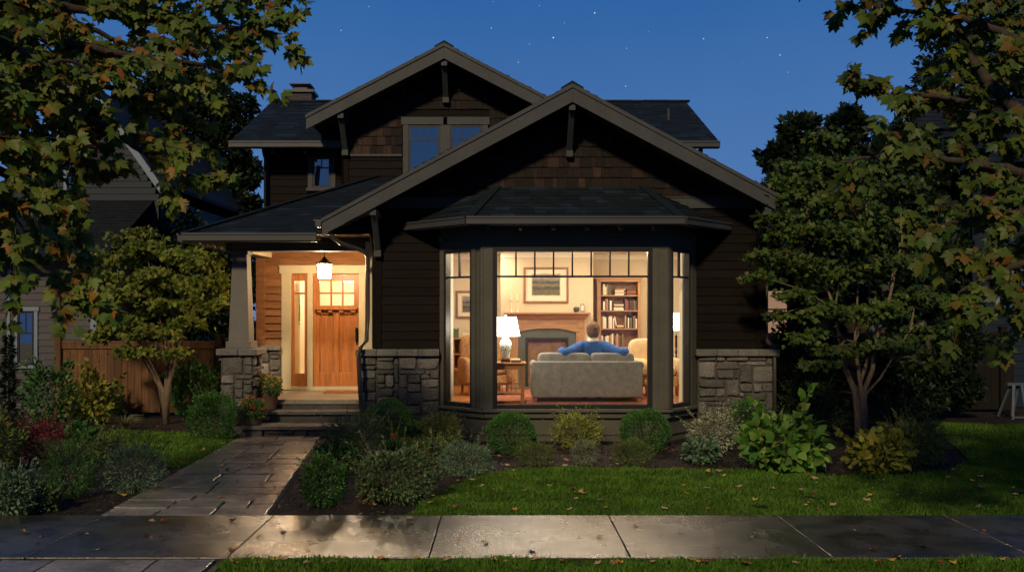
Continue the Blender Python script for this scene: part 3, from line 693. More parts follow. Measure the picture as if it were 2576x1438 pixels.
# ---- hall behind the door
m_cream = M('cream plaster', (.66, .55, .37), .7, .03, 2)
m_cream2 = M('white woodwork', (.80, .74, .60), .5, .03, 2)
m_oak = M('oak floor', (.42, .17, .055), .28, .25, 3, (1.5, 14, 1), .05, fine=.2)
q = MB(); q.box(-4.4, -4.3, 16.93, 19.4, .53, 3.0); q.box(-4.4, -2.2, 19.4, 19.5, .53, 3.0); q.box(-4.4, -2.2, 16.92, 19.5, 3.0, 3.05)
O(q, 'hall_wall', m_cream, house); q = MB(); q.box(-4.3, -2.2, 16.93, 19.4, .46, .53); O(q, 'hall_floor', m_oak, house)
q = MB(); q.box(-4.1, -3.9, 18.6, 18.95, .53, 2.6); q.box(-4.29, -4.0, 17.2, 19.39, .53, .66); O(q, 'hall_trim', m_cream2, house)
lamp('hall_light', 'POINT', (-3.1, 18.1, 2.7), 150, (1, .82, .58), .12)
# ------------------------------------------------------------------ living room
RF, RC = .53, 3.10
q = MB(); q.box(-2.19, -2.10, 14.70, 18.3, RF, RC); q.box(4.06, 4.16, 14.70, 18.3, RF, RC)
q.box(-2.1, 0.0, 18.1, 18.2, RF, RC); q.box(1.72, 4.06, 18.1, 18.2, RF, RC)
q.box(-.02, 1.74, 17.40, 18.2, RF, RC)
q.box(-2.1, -.99, YW + .13, YW + .16, RF, RC); q.box(3.10, 4.06, YW + .13, YW + .16, RF, RC)
O(q, 'room_wall', m_cream, house)
q = MB(); q.box(-2.1, 4.06, YW, 18.2, RC, RC + .05); q.prism([(-.9, YW + .1, 3.03), (-.22, YB + .15, 3.03), (2.46, YB + .15, 3.03), (3.0, YW + .1, 3.03)], np.array((0, 0, .06))); O(q, 'room_ceiling', M('ceiling paint', (.8, .74, .6), .8, .02), house)
q = MB(); q.box(-2.1, 4.06, YW, 18.15, RF - .06, RF); q.prism([(-.9, YW, RF - .06), (-.2, YB + .14, RF - .06), (2.46, YB + .14, RF - .06), (3.0, YW, RF - .06)], np.array((0, 0, .059))); O(q, 'room_floor', m_oak, house)
q = MB()
for a, b, y in ((-2.1, -.02, 18.1), (-.02, 1.74, 17.4), (1.74, 4.06, 18.1)):
    q.box(a, b, y - .03, y, RC - .10, RC - .001); q.box(a, b, y - .05, y, RC - .045, RC - .002); q.box(a, b, y - .02, y, RF + .001, RF + .14)
for s in (-1, 1): pass
O(q, 'crown_moulding', m_cream2, house)
q = MB()
for F, xa, xb in ((panels[0][0], 1118, 1188), (panels[2][0], 1689, 1736)):
    pass
q.pbox(panels[0][0], .02, panels[0][0].u(1118) - .0, RF, 3.0, -.20, -.141); q.pbox(panels[2][0], panels[2][0].u(1736), panels[2][0].L - .02, RF, 3.0, -.20, -.141)
q.box(-1.0, -.9, YW + .02, YW + .13, RF, 3.03); q.box(3.01, 3.1, YW + .02, YW + .13, RF, 3.03)
O(q, 'window_reveal', m_cream2, house)
WARM = (1, .82, .58)
for i, (x, y) in enumerate([(-.9, 15.7), (-.2, 17.0), (1.3, 16.3), (2.8, 16.9), (3.1, 15.6), (1.0, 15.2)]):
    lamp('downlight', 'AREA', (x, y, 3.085), 22, WARM, .35)
for x in (.35, 2.0): lamp('added_window_lamp', 'POINT', (x, 14.92, 3.02), 60, WARM, .05)  # unseen point lamps added behind the header to light lawn and sofa back
# rug
rug = MB(); rug.box(-.15, 2.72, 14.32, 17.0, RF + .001, RF + .013)
m_rug = M('red patterned rug', (.46, .16, .10), .95, .5, 14, (1, 2.2, 1), .3, 80, fine=.55)
tag(O(rug, 'rug', m_rug, base=(1.7, 15.7, RF)), 'red patterned rug lying on the living room floor under the sofa', 'rug')
# fireplace
m_oakm = M('oak mantel wood', (.44, .24, .11), .4, .22, 3, (1.2, 1.2, 8), .06, fine=.2, spec=.4)
m_oakv = M('oak upright wood', (.44, .24, .11), .4, .22, 3, (9, 9, 1), .06, fine=.2, spec=.4)
YF = 17.40
xf = lambda x, Y=YF: X(x, Y); zf = lambda y, Y=YF: Z(y, Y)
fp = T('fireplace', 'oak mantelpiece with green stone surround and glazed firebox on the back wall', 'fireplace', (xf(1375), YF, RF))
q = MB(); q.box(xf(1268), xf(1483), YF - .26, YF, zf(790, 17.14), zf(785, 17.14)); q.taper(xf(1283), xf(1470), YF - .14, YF, zf(803), xf(1272), xf(1479), YF - .23, YF, zf(791)); O(q, 'mantel_shelf', m_oakm, fp, bevel=.006)
q = MB(); xl, xr = xf(1282), xf(1469); xa, xb = xf(1303), xf(1448); ztp, zar = zf(803), zf(829); pts = [(xl, YF - .12, ztp), (xr, YF - .12, ztp), (xr, YF - .12, zf(835))]
for k in range(13):
    t = k / 12; pts.append((xb + (xa - xb) * t, YF - .12, zf(834) + (zar - zf(834) + .035) * math.sin(PI * t)))
pts.append((xl, YF - .12, zf(835))); q.prism(pts[::-1], np.array((0, .12, 0)))
for k, s in ((1375, 1),): 
    q.prism([(xf(1368), YF - .123, zf(826)), (xf(1382), YF - .123, zf(826)), (xf(1386), YF - .123, zf(806)), (xf(1364), YF - .123, zf(806))], np.array((0, -.02, 0)))
O(q, 'mantel_frieze', m_oakm, fp)
for a, b in ((1282, 1303), (1448, 1469)):
    q = MB(); q.box(xf(a), xf(b), YF - .12, YF, RF, zf(835.2)); q.box(xf(a) + .03, xf(b) - .03, YF - .135, YF - .121, RF + .15, zf(845)); q.box(xf(a) - .01, xf(b) + .01, YF - .14, YF - .121, RF, RF + .12); q.box(xf(a) + .035, xf(b) - .035, YF - .14, YF - .121, zf(824), zf(810)); O(q, 'mantel_leg', m_oakv, fp, bevel=.004)
q = MB(); m_gr = M('green granite', (.13, .14, .11), .3, .3, 60, fine=.3)
q.box(xa, xf(1322), YF - .08, YF, RF, zar + .02); q.box(xf(1429), xb, YF - .08, YF, RF, zar + .02); q.box(xf(1322), xf(1429), YF - .08, YF, zf(848), zar + .02); q.box(xl, xr, YF - .5, YF - .13, RF + .001, RF + .03); O(q, 'stone_surround', m_gr, fp)
q = MB(); fa, fb, ft = xf(1322), xf(1429), zf(848)
q.box(fa, fa + .045, YF - .10, YF - .02, RF + .031, ft); q.box(fb - .045, fb, YF - .10, YF - .02, RF + .031, ft); q.box(fa, fb, YF - .101, YF - .02, ft - .05, ft); O(q, 'firebox_frame', m_sash, fp, bevel=.004)
q = MB(); q.box(fa + .045, fb - .045, YF - .03, YF - .01, RF + .03, ft - .05); O(q, 'firebox_back', M('firebrick', (.20, .12, .075), .6, .35, 6, bump=.3), fp)
q = MB(); q.tube([(fa + .25, YF - .07, .85), (fb - .2, YF - .06, .88)], .04, 8); q.tube([(fa + .2, YF - .08, .80), (fb - .3, YF - .07, .79)], .045, 8); O(q, 'log', M('birch log', (.55, .38, .22), .8), fp)
# pictures
m_pframe = M('walnut picture frame', (.26, .12, .045), .4, .2, 4, (3, 3, 3))
m_mat_ = M('mat board', (.75, .68, .52), .8, .02)
def painting(name_seed, F, u0, u1, z0, z1, label, fr=.04, mw=.11, inner=None):
    c = F((u0 + u1) / 2, (z0 + z1) / 2); p = T('framed_picture', label, 'picture', c)
    q = MB()
    for a, b, c0, c1 in ((u0, u0 + fr, z0, z1), (u1 - fr, u1, z0, z1), (u0 + fr, u1 - fr, z0, z0 + fr), (u0 + fr, u1 - fr, z1 - fr, z1)): q.pbox(F, a, b, c0, c1, .001, .035)
    O(q, 'frame', m_pframe, p, bevel=.005)
    q = MB(); q.pbox(F, u0 + fr, u1 - fr, z0 + fr, z1 - fr, .001, .010); O(q, 'mat_board', m_mat_, p)
    q = MB(); a, b, c0, c1 = u0 + fr + mw, u1 - fr - mw, z0 + fr + mw * .9, z1 - fr - mw * .75
    q.pbox(F, a - .02, b + .02, c0 - .02, c1 + .02, .0101, .012); O(q, 'inner_line', M('fillet', (.62, .5, .32), .6), p)
    q = MB(); q.pbox(F, a, b, c0, c1, .0121, .014)
    m, nt, out = nodes('landscape print ' + str(name_seed)); bs = N(nt, 'ShaderNodeBsdfPrincipled'); bs.inputs['Roughness'].default_value = .6
    v = coords(nt, (1, 1, 1)); tcx = N(nt, 'ShaderNodeSeparateXYZ'); nt.links.new(v, tcx.inputs[0])
    hh = c1 - c0; zc = (c0 + c1) / 2 - c[2] if isinstance(c, tuple) else 0
    mrr = N(nt, 'ShaderNodeMapRange'); mrr.inputs['From Min'].default_value = zc - hh / 2; mrr.inputs['From Max'].default_value = zc + hh / 2; nt.links.new(tcx.outputs['Z'], mrr.inputs['Value'])
    nz = noise(nt, coords(nt, (3, 3, 14)), 2.0, 5); aa = N(nt, 'ShaderNodeMath', operation='MULTIPLY_ADD'); nt.links.new(nz, aa.inputs[0]); aa.inputs[1].default_value = .35; nt.links.new(mrr.outputs[0], aa.inputs[2])
    cl = ramp(nt, aa.outputs[0], [(.1, (.10, .09, .035)), (.35, (.17, .15, .06)), (.5, (.05, .05, .03)), (.66, (.24, .20, .10)), (.78, (.05, .05, .045)), (.98, (.36, .31, .24))])
    cl = mul(nt, cl, ramp(nt, noise(nt, coords(nt), 45, 4), [(.3, .5), (.7, 1.0)]))
    nt.links.new(cl, bs.inputs['Base Color']); nt.links.new(bs.outputs[0], out.inputs[0]); O(q, 'print', m, p)
    return p
FP = frame((-.02, 17.40), (1.74, 17.40)); o_ = .02
painting(1, FP, X(1317, 17.4) + o_, X(1430, 17.4) + o_, Z(762, 17.4), Z(672, 17.4), 'large framed landscape print hanging over the mantelpiece', .04, .125)
FQ = frame((-2.1, 18.1), (-.02, 18.1))
painting(2, FQ, X(1147, 18.1) + 2.1, X(1222, 18.1) + 2.1, Z(800, 18.1), Z(731, 18.1), 'framed print on the wall above the desk, seen through the narrow left window', .04, .09)
FH = frame((-4.3, 19.3), (-4.3, 17.0)); 
FH = frame((-4.1, 19.395), (-2.3, 19.395))
painting(3, FH, X(742, 19.4) + 4.1, X(768, 19.4) + 4.1, Z(815, 19.4), Z(742, 19.4), 'narrow framed print inside the hall behind the sidelight', .025, .04)
# mantel things
m_wax = M('candle wax', (.8, .66, .42), .5, .05); m_clear = M('cut glass', (.75, .68, .5), .1, .1, 20, spec=.8)
zsh = Z(785, 17.14)
def candlestick(x, top, label):
    c = T('candlestick', label, 'candlestick', (x, 17.25, zsh), 'candlesticks on the mantelpiece')
    q = MB(); h = top; q.lathe((x, 17.25, zsh), [(.035, 0), (.035, .01), (.014, .02), (.02, h * .3), (.012, h * .5), (.02, h * .7), (.01, h * .85), (.036, h * .95), (.036, h)], 14); O(q, 'holder', m_clear, c, smooth=True)
    q = MB(); q.lathe((x, 17.25, zsh + h), [(.032, .001), (.032, .12)], 14); O(q, 'candle', m_wax, c)
candlestick(X(1287, 17.25), .25, 'taller glass candlestick with a cream candle at the left end of the mantel'); candlestick(X(1302.5, 17.25), .235, 'slightly shorter glass candlestick next to the taller one on the mantel')
q = MB(); q.lathe((X(1450, 17.25), 17.25, zsh), [(.03, 0), (.055, .03), (.058, .07), (.045, .10), (.04, .10), (.05, .06), (.0, .03)], 18); tag(O(q, 'bowl', M('dark glazed clay', (.06, .05, .045), .4, .6, 60), base=(X(1450, 17.25), 17.25, zsh), smooth=True), 'small dark speckled bowl standing on the right of the mantelpiece', 'bowl')
q = MB(); c_ = X(1465, 17.25); q.box(c_ - .04, c_ + .04, 17.24, 17.26, zsh, zsh + .16); pf = tag(O(q, 'photo_frame', M('pewter', (.3, .27, .2), .4, .2), base=(c_, 17.25, zsh), bevel=.004), 'small upright photo frame beside the bowl on the mantelpiece', 'photo frame')
q = MB(); q.box(c_ - .022, c_ + .022, 17.236, 17.2395, zsh + .03, zsh + .13); O(q, 'photo', m_mat_, pf)
# bookcase + books
BY = 17.72; bc = T('bookcase', 'tall oak bookcase with four open shelves in the alcove right of the fireplace', 'bookcase', (X(1556, BY), BY + .15, RF))
ba, bb, bt = X(1502, BY), X(1612, BY), Z(702, BY); q = MB()
q.box(ba, ba + .075, BY, BY + .32, RF, bt); O(q, 'side_panel', m_oakv, bc, bevel=.004); q = MB(); q.box(bb - .055, bb, BY, BY + .32, RF, bt); O(q, 'side_panel', m_oakv, bc, bevel=.004)
q = MB(); q.box(ba + .075, bb - .055, BY + .29, BY + .31, RF, bt); O(q, 'back_panel', m_oakm, bc)
q = MB(); q.box(ba - .04, bb + .04, BY - .04, BY + .33, bt + .001, bt + .03); q.box(ba - .015, bb + .015, BY - .015, BY + .33, bt - .05, bt); O(q, 'cornice', m_oakm, bc, bevel=.004)
ia, ib = ba + .076, bb - .056
sh = [Z(y, BY) for y in (741.7, 780, 825.5, 871.8)] + [RF + .12]
for z in sh:
    q = MB(); q.box(ia, ib, BY + .005, BY + .288, z - .024, z); O(q, 'shelf', m_oakm, bc)
bcol = {'cream': (.72, .62, .42), 'dark brown': (.09, .05, .03), 'tan': (.45, .30, .16), 'red brown': (.28, .08, .04), 'white': (.78, .74, .64), 'black': (.025, .022, .02), 'olive': (.20, .19, .08), 'yellow': (.7, .48, .1)}
shelfn = ['top', 'second', 'third', 'fourth', 'lowest']
bmesh_ = {}
def book(x, z, wdt, h, colr, lean=0., flat=False, shn='', dep=.17, Yb=None):
    key = (colr, round(wdt, 3), round(h, 3), flat)
    if key not in bmesh_:
        q = MB(); m = M('book cover ' + colr, bcol[colr], .6, .15, 20)
        if flat: q.box(-h / 2, h / 2, 0, dep, 0, wdt)
        else: q.box(-wdt / 2 + .0008, wdt / 2 - .0008, 0, dep, 0, h); q.box(-wdt / 2 + .0002, wdt / 2 - .0002, -.001, .004, h * .15, h * .18); q.box(-wdt / 2 + .0002, wdt / 2 - .0002, -.001, .004, h * .8, h * .84)
        me = bpy.data.meshes.new('book'); me.from_pydata(q.v, [], q.f); me.materials.append(m); bmesh_[key] = me
    o = bpy.data.objects.new('book', bmesh_[key]); COL.objects.link(o); o.location = (x, (Yb or BY + .05), z); o.rotation_euler = (0, lean, 0)
    return tag(o, f'{colr} book {"lying flat" if flat else "standing" if not lean else "leaning"} on the {shn} shelf of the bookcase', 'book', 'books in the bookcase')
cn = ['cream', 'cream', 'white', 'tan', 'dark brown', 'black', 'olive', 'red brown', 'white', 'dark brown']
def row(z, x, x1, hmax, si, lean_end=False):
    while x < x1:
        wd = random.choice((.018, .024, .03, .036)); h = hmax * random.choice((.78, .86, .93, 1.0)); book(x + wd / 2, z + .001, wd, h, random.choice(cn), 0, False, shelfn[si]); x += wd + .001
    if lean_end: book(x + .05, z + .003, .024, hmax * .9, 'cream', -.2, False, shelfn[si])
def pile(z, x, n, si, wd=.2):
    for k in range(n): t = .028; book(x + random.uniform(-.01, .01), z + .001 + k * (t + .001), t, wd * random.choice((.85, 1)), random.choice(['cream', 'white', 'tan', 'dark brown', 'red brown']), 0, True, shelfn[si])
W_ = ib - ia
row(sh[0], ia + .01, ia + W_ * .27, .21, 0); pile(sh[0], ia + W_ * .52, 4, 0, .2); pile(sh[0], ia + W_ * .83, 4, 0, .2)
row(sh[1], ia + .01, ia + W_ * .31, .22, 1); pile(sh[1], ia + W_ * .49, 4, 1, .19); row(sh[1], ia + W_ * .64, ib - .03, .22, 1)
row(sh[2], ia + .01, ia + W_ * .36, .25, 2, True); pile(sh[2], ia + W_ * .52, 2, 2, .15); row(sh[2], ia + W_ * .66, ib - .03, .24, 2)
row(sh[3], ia + .01, ia + W_ * .6, .25, 3)
# side table, lamp, books
m_tab = M('mission oak', (.36, .16, .06), .4, .2, 3, (2, 2, 6), .06)
tx0, tx1, ty0, ty1 = X(1249, 14.35) - .35, X(1324, 14.35), 14.33, 14.80; ttz = Z(911.5, 14.4)
tb = T('side_table', 'oak mission side table carrying the white lamp to the left of the sofa', 'table', ((tx0 + tx1) / 2, 14.56, RF))
q = MB(); q.box(tx0, tx1, ty0, ty1, ttz - .025, ttz); O(q, 'table_top', m_tab, tb, bevel=.005)
for x in (tx0 + .03, tx1 - .08):
    for y in (ty0 + .03, ty1 - .08): q = MB(); q.box(x, x + .05, y, y + .05, RF + .014, ttz - .0251); O(q, 'leg', m_tab, tb, bevel=.003)
q = MB(); q.box(tx0 + .08, tx1 - .08, ty0 + .04, ty0 + .06, ttz - .11, ttz - .026); q.box(tx0 + .08, tx1 - .08, ty1 - .06, ty1 - .04, ttz - .11, ttz - .026); O(q, 'apron', m_tab, tb)
q = MB(); q.box(tx0 + .04, tx1 - .04, ty0 + .05, ty1 - .05, RF + .14, RF + .165); O(q, 'lower_shelf', m_tab, tb)
q = MB(); x = tx0 + .12
for x in np.arange(tx0 + .13, tx1 - .1, .075): q.box(x, x + .014, ty1 - .06, ty1 - .045, RF + .166, RF + .28)
q.box(tx0 + .08, tx1 - .08, ty1 - .062, ty1 - .043, RF + .281, RF + .30); q.box(tx1 - .085, tx1 - .08, ty0 + .1, ty1 - .1, RF + .2, RF + .22); O(q, 'slat_gallery', m_tab, tb)
lx, ly = X(1272, 14.58), 14.58
tl = T('table_lamp', 'large white porcelain lamp with a glowing cone shade on the oak side table', 'lamp', (lx, ly, ttz))
q = MB(); q.box(lx - .075, lx + .075, ly - .07, ly + .07, ttz + .001, ttz + .045); O(q, 'lamp_base', M('dark rosewood', (.05, .02, .012), .4, .2), tl, bevel=.006)
vz = Z(908 - 4, ly); q = MB(); H = .40; q.lathe((lx, ly, ttz + .045), [(.062, .0), (.066, .03), (.078, .10), (.094, .19), (.097, .245), (.085, .29), (.05, .325), (.036, .345), (.036, .375), (.052, .39), (.05, .40)], 22)
m, nt, out = nodes('painted porcelain'); bs = N(nt, 'ShaderNodeBsdfPrincipled'); bs.inputs['Roughness'].default_value = .15; v = coords(nt)
sp = N(nt, 'ShaderNodeSeparateXYZ'); nt.links.new(v, sp.inputs[0]); bell = ramp(nt, sp.outputs['Z'], [(.06, 0.), (.13, 1.), (.24, 1.), (.30, 0.)])
sprig = ramp(nt, noise(nt, v, 42, 4), [(.48, 0.), (.56, 1.)]); mk = mul(nt, bell, sprig)
mx2 = N(nt, 'ShaderNodeMix', data_type='RGBA'); nt.links.new(mk, mx2.inputs[0]); mx2.inputs[6].default_value = (.74, .74, .66, 1); mx2.inputs[7].default_value = (.20, .24, .14, 1)
nt.links.new(mx2.outputs[2], bs.inputs['Base Color']); nt.links.new(bs.outputs[0], out.inputs[0]); O(q, 'vase_body', m, tl, smooth=True)
s0, s1 = Z(844.5, ly), Z(797, ly); m_shade = emit('lamp shade glow', (1, .88, .70), 15)
q = MB(); n = 28
for r0, zz in ((.225, s0), (.160, s1)): pass
base = len(q.v)
for rr, zz in ((.228, s0), (.170, s1)):
    for j in range(n): t = 2 * PI * j / n; q.v.append((lx + rr * math.cos(t), ly + rr * math.sin(t), zz))
for j in range(n): q.f.append((j, (j + 1) % n, n + (j + 1) % n, n + j))
q.f.append(tuple(range(n, 2 * n)))
O(q, 'lamp_shade', m_shade, tl, smooth=False)
q = MB(); q.lathe((lx, ly, s1), [(.012, .002), (.02, .02), (.012, .04)], 10); q.tube([(lx, ly, ttz + .44), (lx, ly, s0 + .05)], .012, 8); O(q, 'finial', m_clear, tl)
for k, (c, wd) in enumerate((('dark brown', .16), ('cream', .14))):
    q = MB(); bx = X(1297, 14.45); q.box(bx - .07, bx + wd - .07, 14.42, 14.56, ttz + .001 + k * .028, ttz + .027 + k * .028); tag(O(q, 'book', M('book cover ' + c, bcol[c]), base=(bx, 14.45, ttz), bevel=.002), f'{c} book lying {"on top of the other" if k else "beneath the other"} on the side table by the lamp', 'book')
# sofa
m_sofa = M('grey woven upholstery', (.31, .31, .30), .95, .18, 9, bump=.5, bscale=260, fine=.35)
m_leg = M('oak leg', (.3, .13, .05), .4, .2)
sx0, sx1, sy0 = X(1338, 14.5), X(1618, 14.5), 14.50
sofa = T('sofa', 'grey upholstered two seat sofa with its back to the bay window', 'sofa', ((sx0 + sx1) / 2, 14.95, RF))
sbz, stz = Z(998.6, 14.5), Z(909, 14.5)
q = MB(); q.box(sx0 + .01, sx1 - .01, sy0, sy0 + .15, sbz, stz); O(q, 'sofa_back', m_sofa, sofa, bevel=.018, smooth=True)
for s, x in ((-1, sx0), (1, sx1)):
    q = MB(); q.box(min(x, x - s * .13), max(x, x - s * .13), sy0 + .02, sy0 + .88, sbz + .001, stz - .07); q.tube([(x - s * .045, sy0 + .015, stz - .06), (x - s * .045, sy0 + .9, stz - .08)], .062, 14); O(q, 'armrest', m_sofa, sofa, bevel=.02, smooth=True)
q = MB(); q.box(sx0 + .13, sx1 - .13, sy0 + .15, sy0 + .86, sbz + .002, sbz + .2); O(q, 'seat_base', m_sofa, sofa, bevel=.02)
sm = X(1486, 14.6)
cz1 = Z(887, 14.65)
for a, b in ((X(1353, 14.62), sm - .006), (sm + .006, X(1597, 14.62))):
    q = MB(); q.blob(((a + b) / 2, sy0 + .26, cz1 - .28), ((b - a) / 2, .13, .28), 32, 16, 0, .22); O(q, 'back_cushion', m_sofa, sofa, smooth=True)
    q = MB(); q.blob(((a + b) / 2, sy0 + .60, sbz + .27), ((b - a) / 2, .27, .08), 20, 10, 0, .4); O(q, 'seat_cushion', m_sofa, sofa, smooth=True)
for x in (sx0 + .03, sx1 - .09):
    for y in (sy0 + .03, sy0 + .80): q = MB(); q.taper(x + .01, x + .05, y + .01, y + .05, RF + .014, x, x + .06, y, y + .06, sbz - .0005); O(q, 'leg', m_leg, sofa)
# person
def skin(name, pts, edges, rad, mat, parent, root=0, sub=2):
    b = LOC[parent.name]; me = bpy.data.meshes.new(name); me.from_pydata([(x - b[0], y - b[1], z - b[2]) for x, y, z in pts], edges, []); me.update()
    o = link(me, name, mat, parent); sk = o.modifiers.new('skin', 'SKIN'); sk.use_smooth_shade = True
    if not me.skin_vertices: return o
    for i, r in enumerate(rad): me.skin_vertices[0].data[i].radius = (r, r) if not isinstance(r, tuple) else r; me.skin_vertices[0].data[i].use_root = False
    me.skin_vertices[0].data[root].use_root = True
    s = o.modifiers.new('sub', 'SUBSURF'); s.levels = 1; s.render_levels = sub; return o
hx = X(1492, 14.86); py = 14.90; m_skin = M('skin', (.50, .27, .17), .5, .08, 20)
per = T('person', 'person in a blue sweater sitting on the sofa, arms spread along its back', 'person', (hx, py + .15, RF))
shz = 1.455
pts = [(hx, py + .12, 1.04), (hx, py + .10, 1.20), (hx, py + .04, 1.38), (hx, py, 1.50), (hx, py + .01, 1.575), (hx, py + .0, 1.63), (hx, py + .005, 1.695), (hx, py + .01, 1.765)]
ed = [(i, i + 1) for i in range(7)]; rd = [.13, .13, .12, .06, .052, .078, .098, .07]
pts += [(hx, py + .115, 1.665), (hx - .118, py + .0, 1.655), (hx + .118, py + .0, 1.655), (hx, py + .085, 1.60)]; ed += [(6, 8), (6, 9), (6, 10), (5, 11)]; rd += [.014, .022, .022, .03]
def limb(chain, start, rr):
    global pts, ed, rd
    prev = start
    for p, r in zip(chain, rr): pts.append(p); ed.append((prev, len(pts) - 1)); rd.append(r); prev = len(pts) - 1
    return prev
for s in (-1, 1):
    w0 = limb([(hx + s * .19, py, 1.43), (hx + s * .50, py - .22, 1.31), (hx + s * .46, py + .20, 1.305)], 2, [.055, .042, .027])
    p0 = limb([(hx + s * .455, py + .27, 1.26)], w0, [.033])
    for k, (dx, L) in enumerate(((-.03, .065), (-.01, .078), (.01, .074), (.03, .06))):
        limb([(hx + s * .455 + dx, py + .31, 1.253), (hx + s * .455 + dx * 1.2, py + .31 + L * .6, 1.24), (hx + s * .455 + dx * 1.2, py + .31 + L, 1.22)], p0, [.0095, .009, .008])
    limb([(hx + s * .415, py + .25, 1.26), (hx + s * .395, py + .29, 1.25)], w0, [.012, .010])
    limb([(hx + s * .10, py + .17, 1.02), (hx + s * .13, py + .50, 1.03), (hx + s * .12, py + .22, .64), (hx + s * .12, py + .16, .575), (hx + s * .12, py + .36, .56)], 0, [.095, .065, .04, .035, .03])
body = skin('body', pts, ed, rd, m_skin, per)
m_blue = M('blue wool sweater', (.05, .14, .45), .9, .2, 14, bump=.5, bscale=220, fine=.25)
pts = [(hx, py + .12, 1.08), (hx, py + .09, 1.22), (hx, py + .03, 1.36), (hx, py + .005, 1.47)]; ed = [(0, 1), (1, 2), (2, 3)]; rd = [(.20, .17), (.22, .17), (.21, .16), (.12, .10)]
for s in (-1, 1): limb([(hx + s * .175, py, 1.425), (hx + s * .34, py - .13, 1.345), (hx + s * .50, py - .24, 1.30), (hx + s * .52, py - .10, 1.345), (hx + s * .47, py + .16, 1.31)], 2, [.105, .088, .088, .08, .06])
skin('sweater', pts, ed, rd, m_blue, per)
pts = [(hx, py + .13, 1.0)]; ed = []; rd = [.15]
for s in (-1, 1): limb([(hx + s * .10, py + .18, 1.0), (hx + s * .13, py + .51, 1.03), (hx + s * .12, py + .23, .66)], 0, [.11, .08, .058])
skin('trousers', pts, ed, rd, M('dark trousers', (.07, .05, .04), .9), per)
q = MB(); q.blob((hx, py - .018, 1.700), (.110, .112, .118), 30, 20, .05); q.blob((hx, py - .045, 1.64), (.100, .085, .095), 22, 12, .04); O(q, 'hair', M('brown hair', (.25, .14, .075), .8, .5, 14, (1, 1, 1), 1.0, 60, fine=.55), per, smooth=True)
q = MB(); q.lathe((hx, py - .003, 1.525), [(.105, -.035), (.090, .0), (.078, .025), (.072, .022)], 20); O(q, 'collar', M('pale shirt cotton', (.8, .76, .7), .8), per, smooth=True)
for s in (-1, 1):
    q = MB(); q.blob((hx + s * .12, py + .22, RF + .055), (.045, .14, .045), 14, 9, 0, .7); q.tube([(hx + s * .12, py + .15, RF + .05), (hx + s * .12, py + .17, .66)], .044, 12); O(q, 'shoe', M('brown slipper', (.10, .055, .03), .8), per, smooth=True)
# armchairs
def armchair(x, y, rz, label, mat, arms=True, hh=.95, wd=.7):
    c = T('armchair', label, 'armchair', (0, 0, 0)); q = MB(); q.box(-wd / 2 + .1, wd / 2 - .1, -.25, .32, .16, .34); O(q, 'seat_base', mat, c, bevel=.02)
    q = MB(); q.blob((0, .05, .42), (wd / 2 - .09, .30, .08), 20, 10, 0, .4); O(q, 'seat_cushion', mat, c, smooth=True)
    q = MB(); q.blob((0, -.27, .35 + (hh - .35) / 2), (wd / 2 - .04, .09, (hh - .28) / 2), 24, 14, 0, .45); O(q, 'backrest', mat, c, smooth=True)
    for s in (-1, 1):
        q = MB(); q.blob((s * (wd / 2 - .055), .03, .40), (.065, .33, .24), 16, 12, 0, .45); O(q, 'armrest', mat, c, smooth=True)
        for yy in (-.27, .28): q = MB(); q.taper(s * (wd / 2 - .09) - .015, s * (wd / 2 - .09) + .015, yy - .015, yy + .015, 0, s * (wd / 2 - .09) - .025, s * (wd / 2 - .09) + .025, yy - .025, yy + .025, .18); O(q, 'leg', m_leg, c)
    c.location = (x, y, RF + .014); c.rotation_euler = (0, 0, rz); return c
m_orange = M('rust chenille', (.46, .25, .11), .95, .35, 30, bump=.5, bscale=120, fine=.4)
m_creamf = M('cream upholstery', (.62, .47, .28), .9, .12, 8, bump=.3, bscale=150)
armchair(-.30, 16.05, math.radians(-165), 'rust patterned armchair facing the window, behind the side table', m_orange, hh=1.0, wd=.86)
ac = armchair(2.62, 15.75, math.radians(200), 'cream armchair with a plaid blanket standing right of the sofa', m_creamf, hh=.93, wd=.76)
q = MB(); q.blob((2.42, 15.40, 1.02), (.20, .26, .13), 18, 12, .03, .6)
m_plaid = M('plaid wool', (.62, .42, .22), .95, .3, 12, (1, 1, 1), .4, 80, fine=.4)
tag(O(q, 'blanket', m_plaid, base=(2.42, 15.4, .9), smooth=True), 'folded plaid blanket heaped on the arm of the cream armchair', 'blanket')
# desk at the left window
dx0, dx1, dy0, dy1, dzt = X(1133, 17.7), X(1133, 17.7) + .75, 17.62, 18.06, Z(850, 17.7)
dk = T('desk', 'oak writing desk with open shelves against the back wall, seen through the narrow left window', 'desk', ((dx0 + dx1) / 2, 17.85, RF))
q = MB(); q.box(dx0 - .03, dx1 + .03, dy0 - .02, dy1, dzt - .025, dzt); O(q, 'desk_top', m_tab, dk, bevel=.004)
q = MB(); q.box(dx0 + .05, dx1, dy0 + .02, dy1 - .02, dzt - .62, dzt - .58); q.box(dx0 + .05, dx0 + .08, dy0 + .02, dy1 - .02, dzt - .58, dzt - .026); q.box(dx0 + .24, dx0 + .26, dy0 + .03, dy1 - .02, dzt - .58, dzt - .026); q.box(dx0 + .08, dx1, dy1 - .06, dy1 - .04, dzt - .58, dzt - .026); q.box(dx0 + .08, dx1, dy0 + .04, dy1 - .06, dzt - .32, dzt - .30); O(q, 'cubbies', m_tab, dk)
for x in (dx0 + .04, dx1 - .06):
    for y in (dy0 + .02, dy1 - .06): q = MB(); q.taper(x + .005, x + .03, y, y + .025, RF + .04, x, x + .04, y, y + .04, dzt - .62); q.lathe((x + .02, y + .02, RF + .001), [(.015, 0), (.022, .02), (.015, .04)], 10); O(q, 'leg', m_tab, dk)
q = MB()
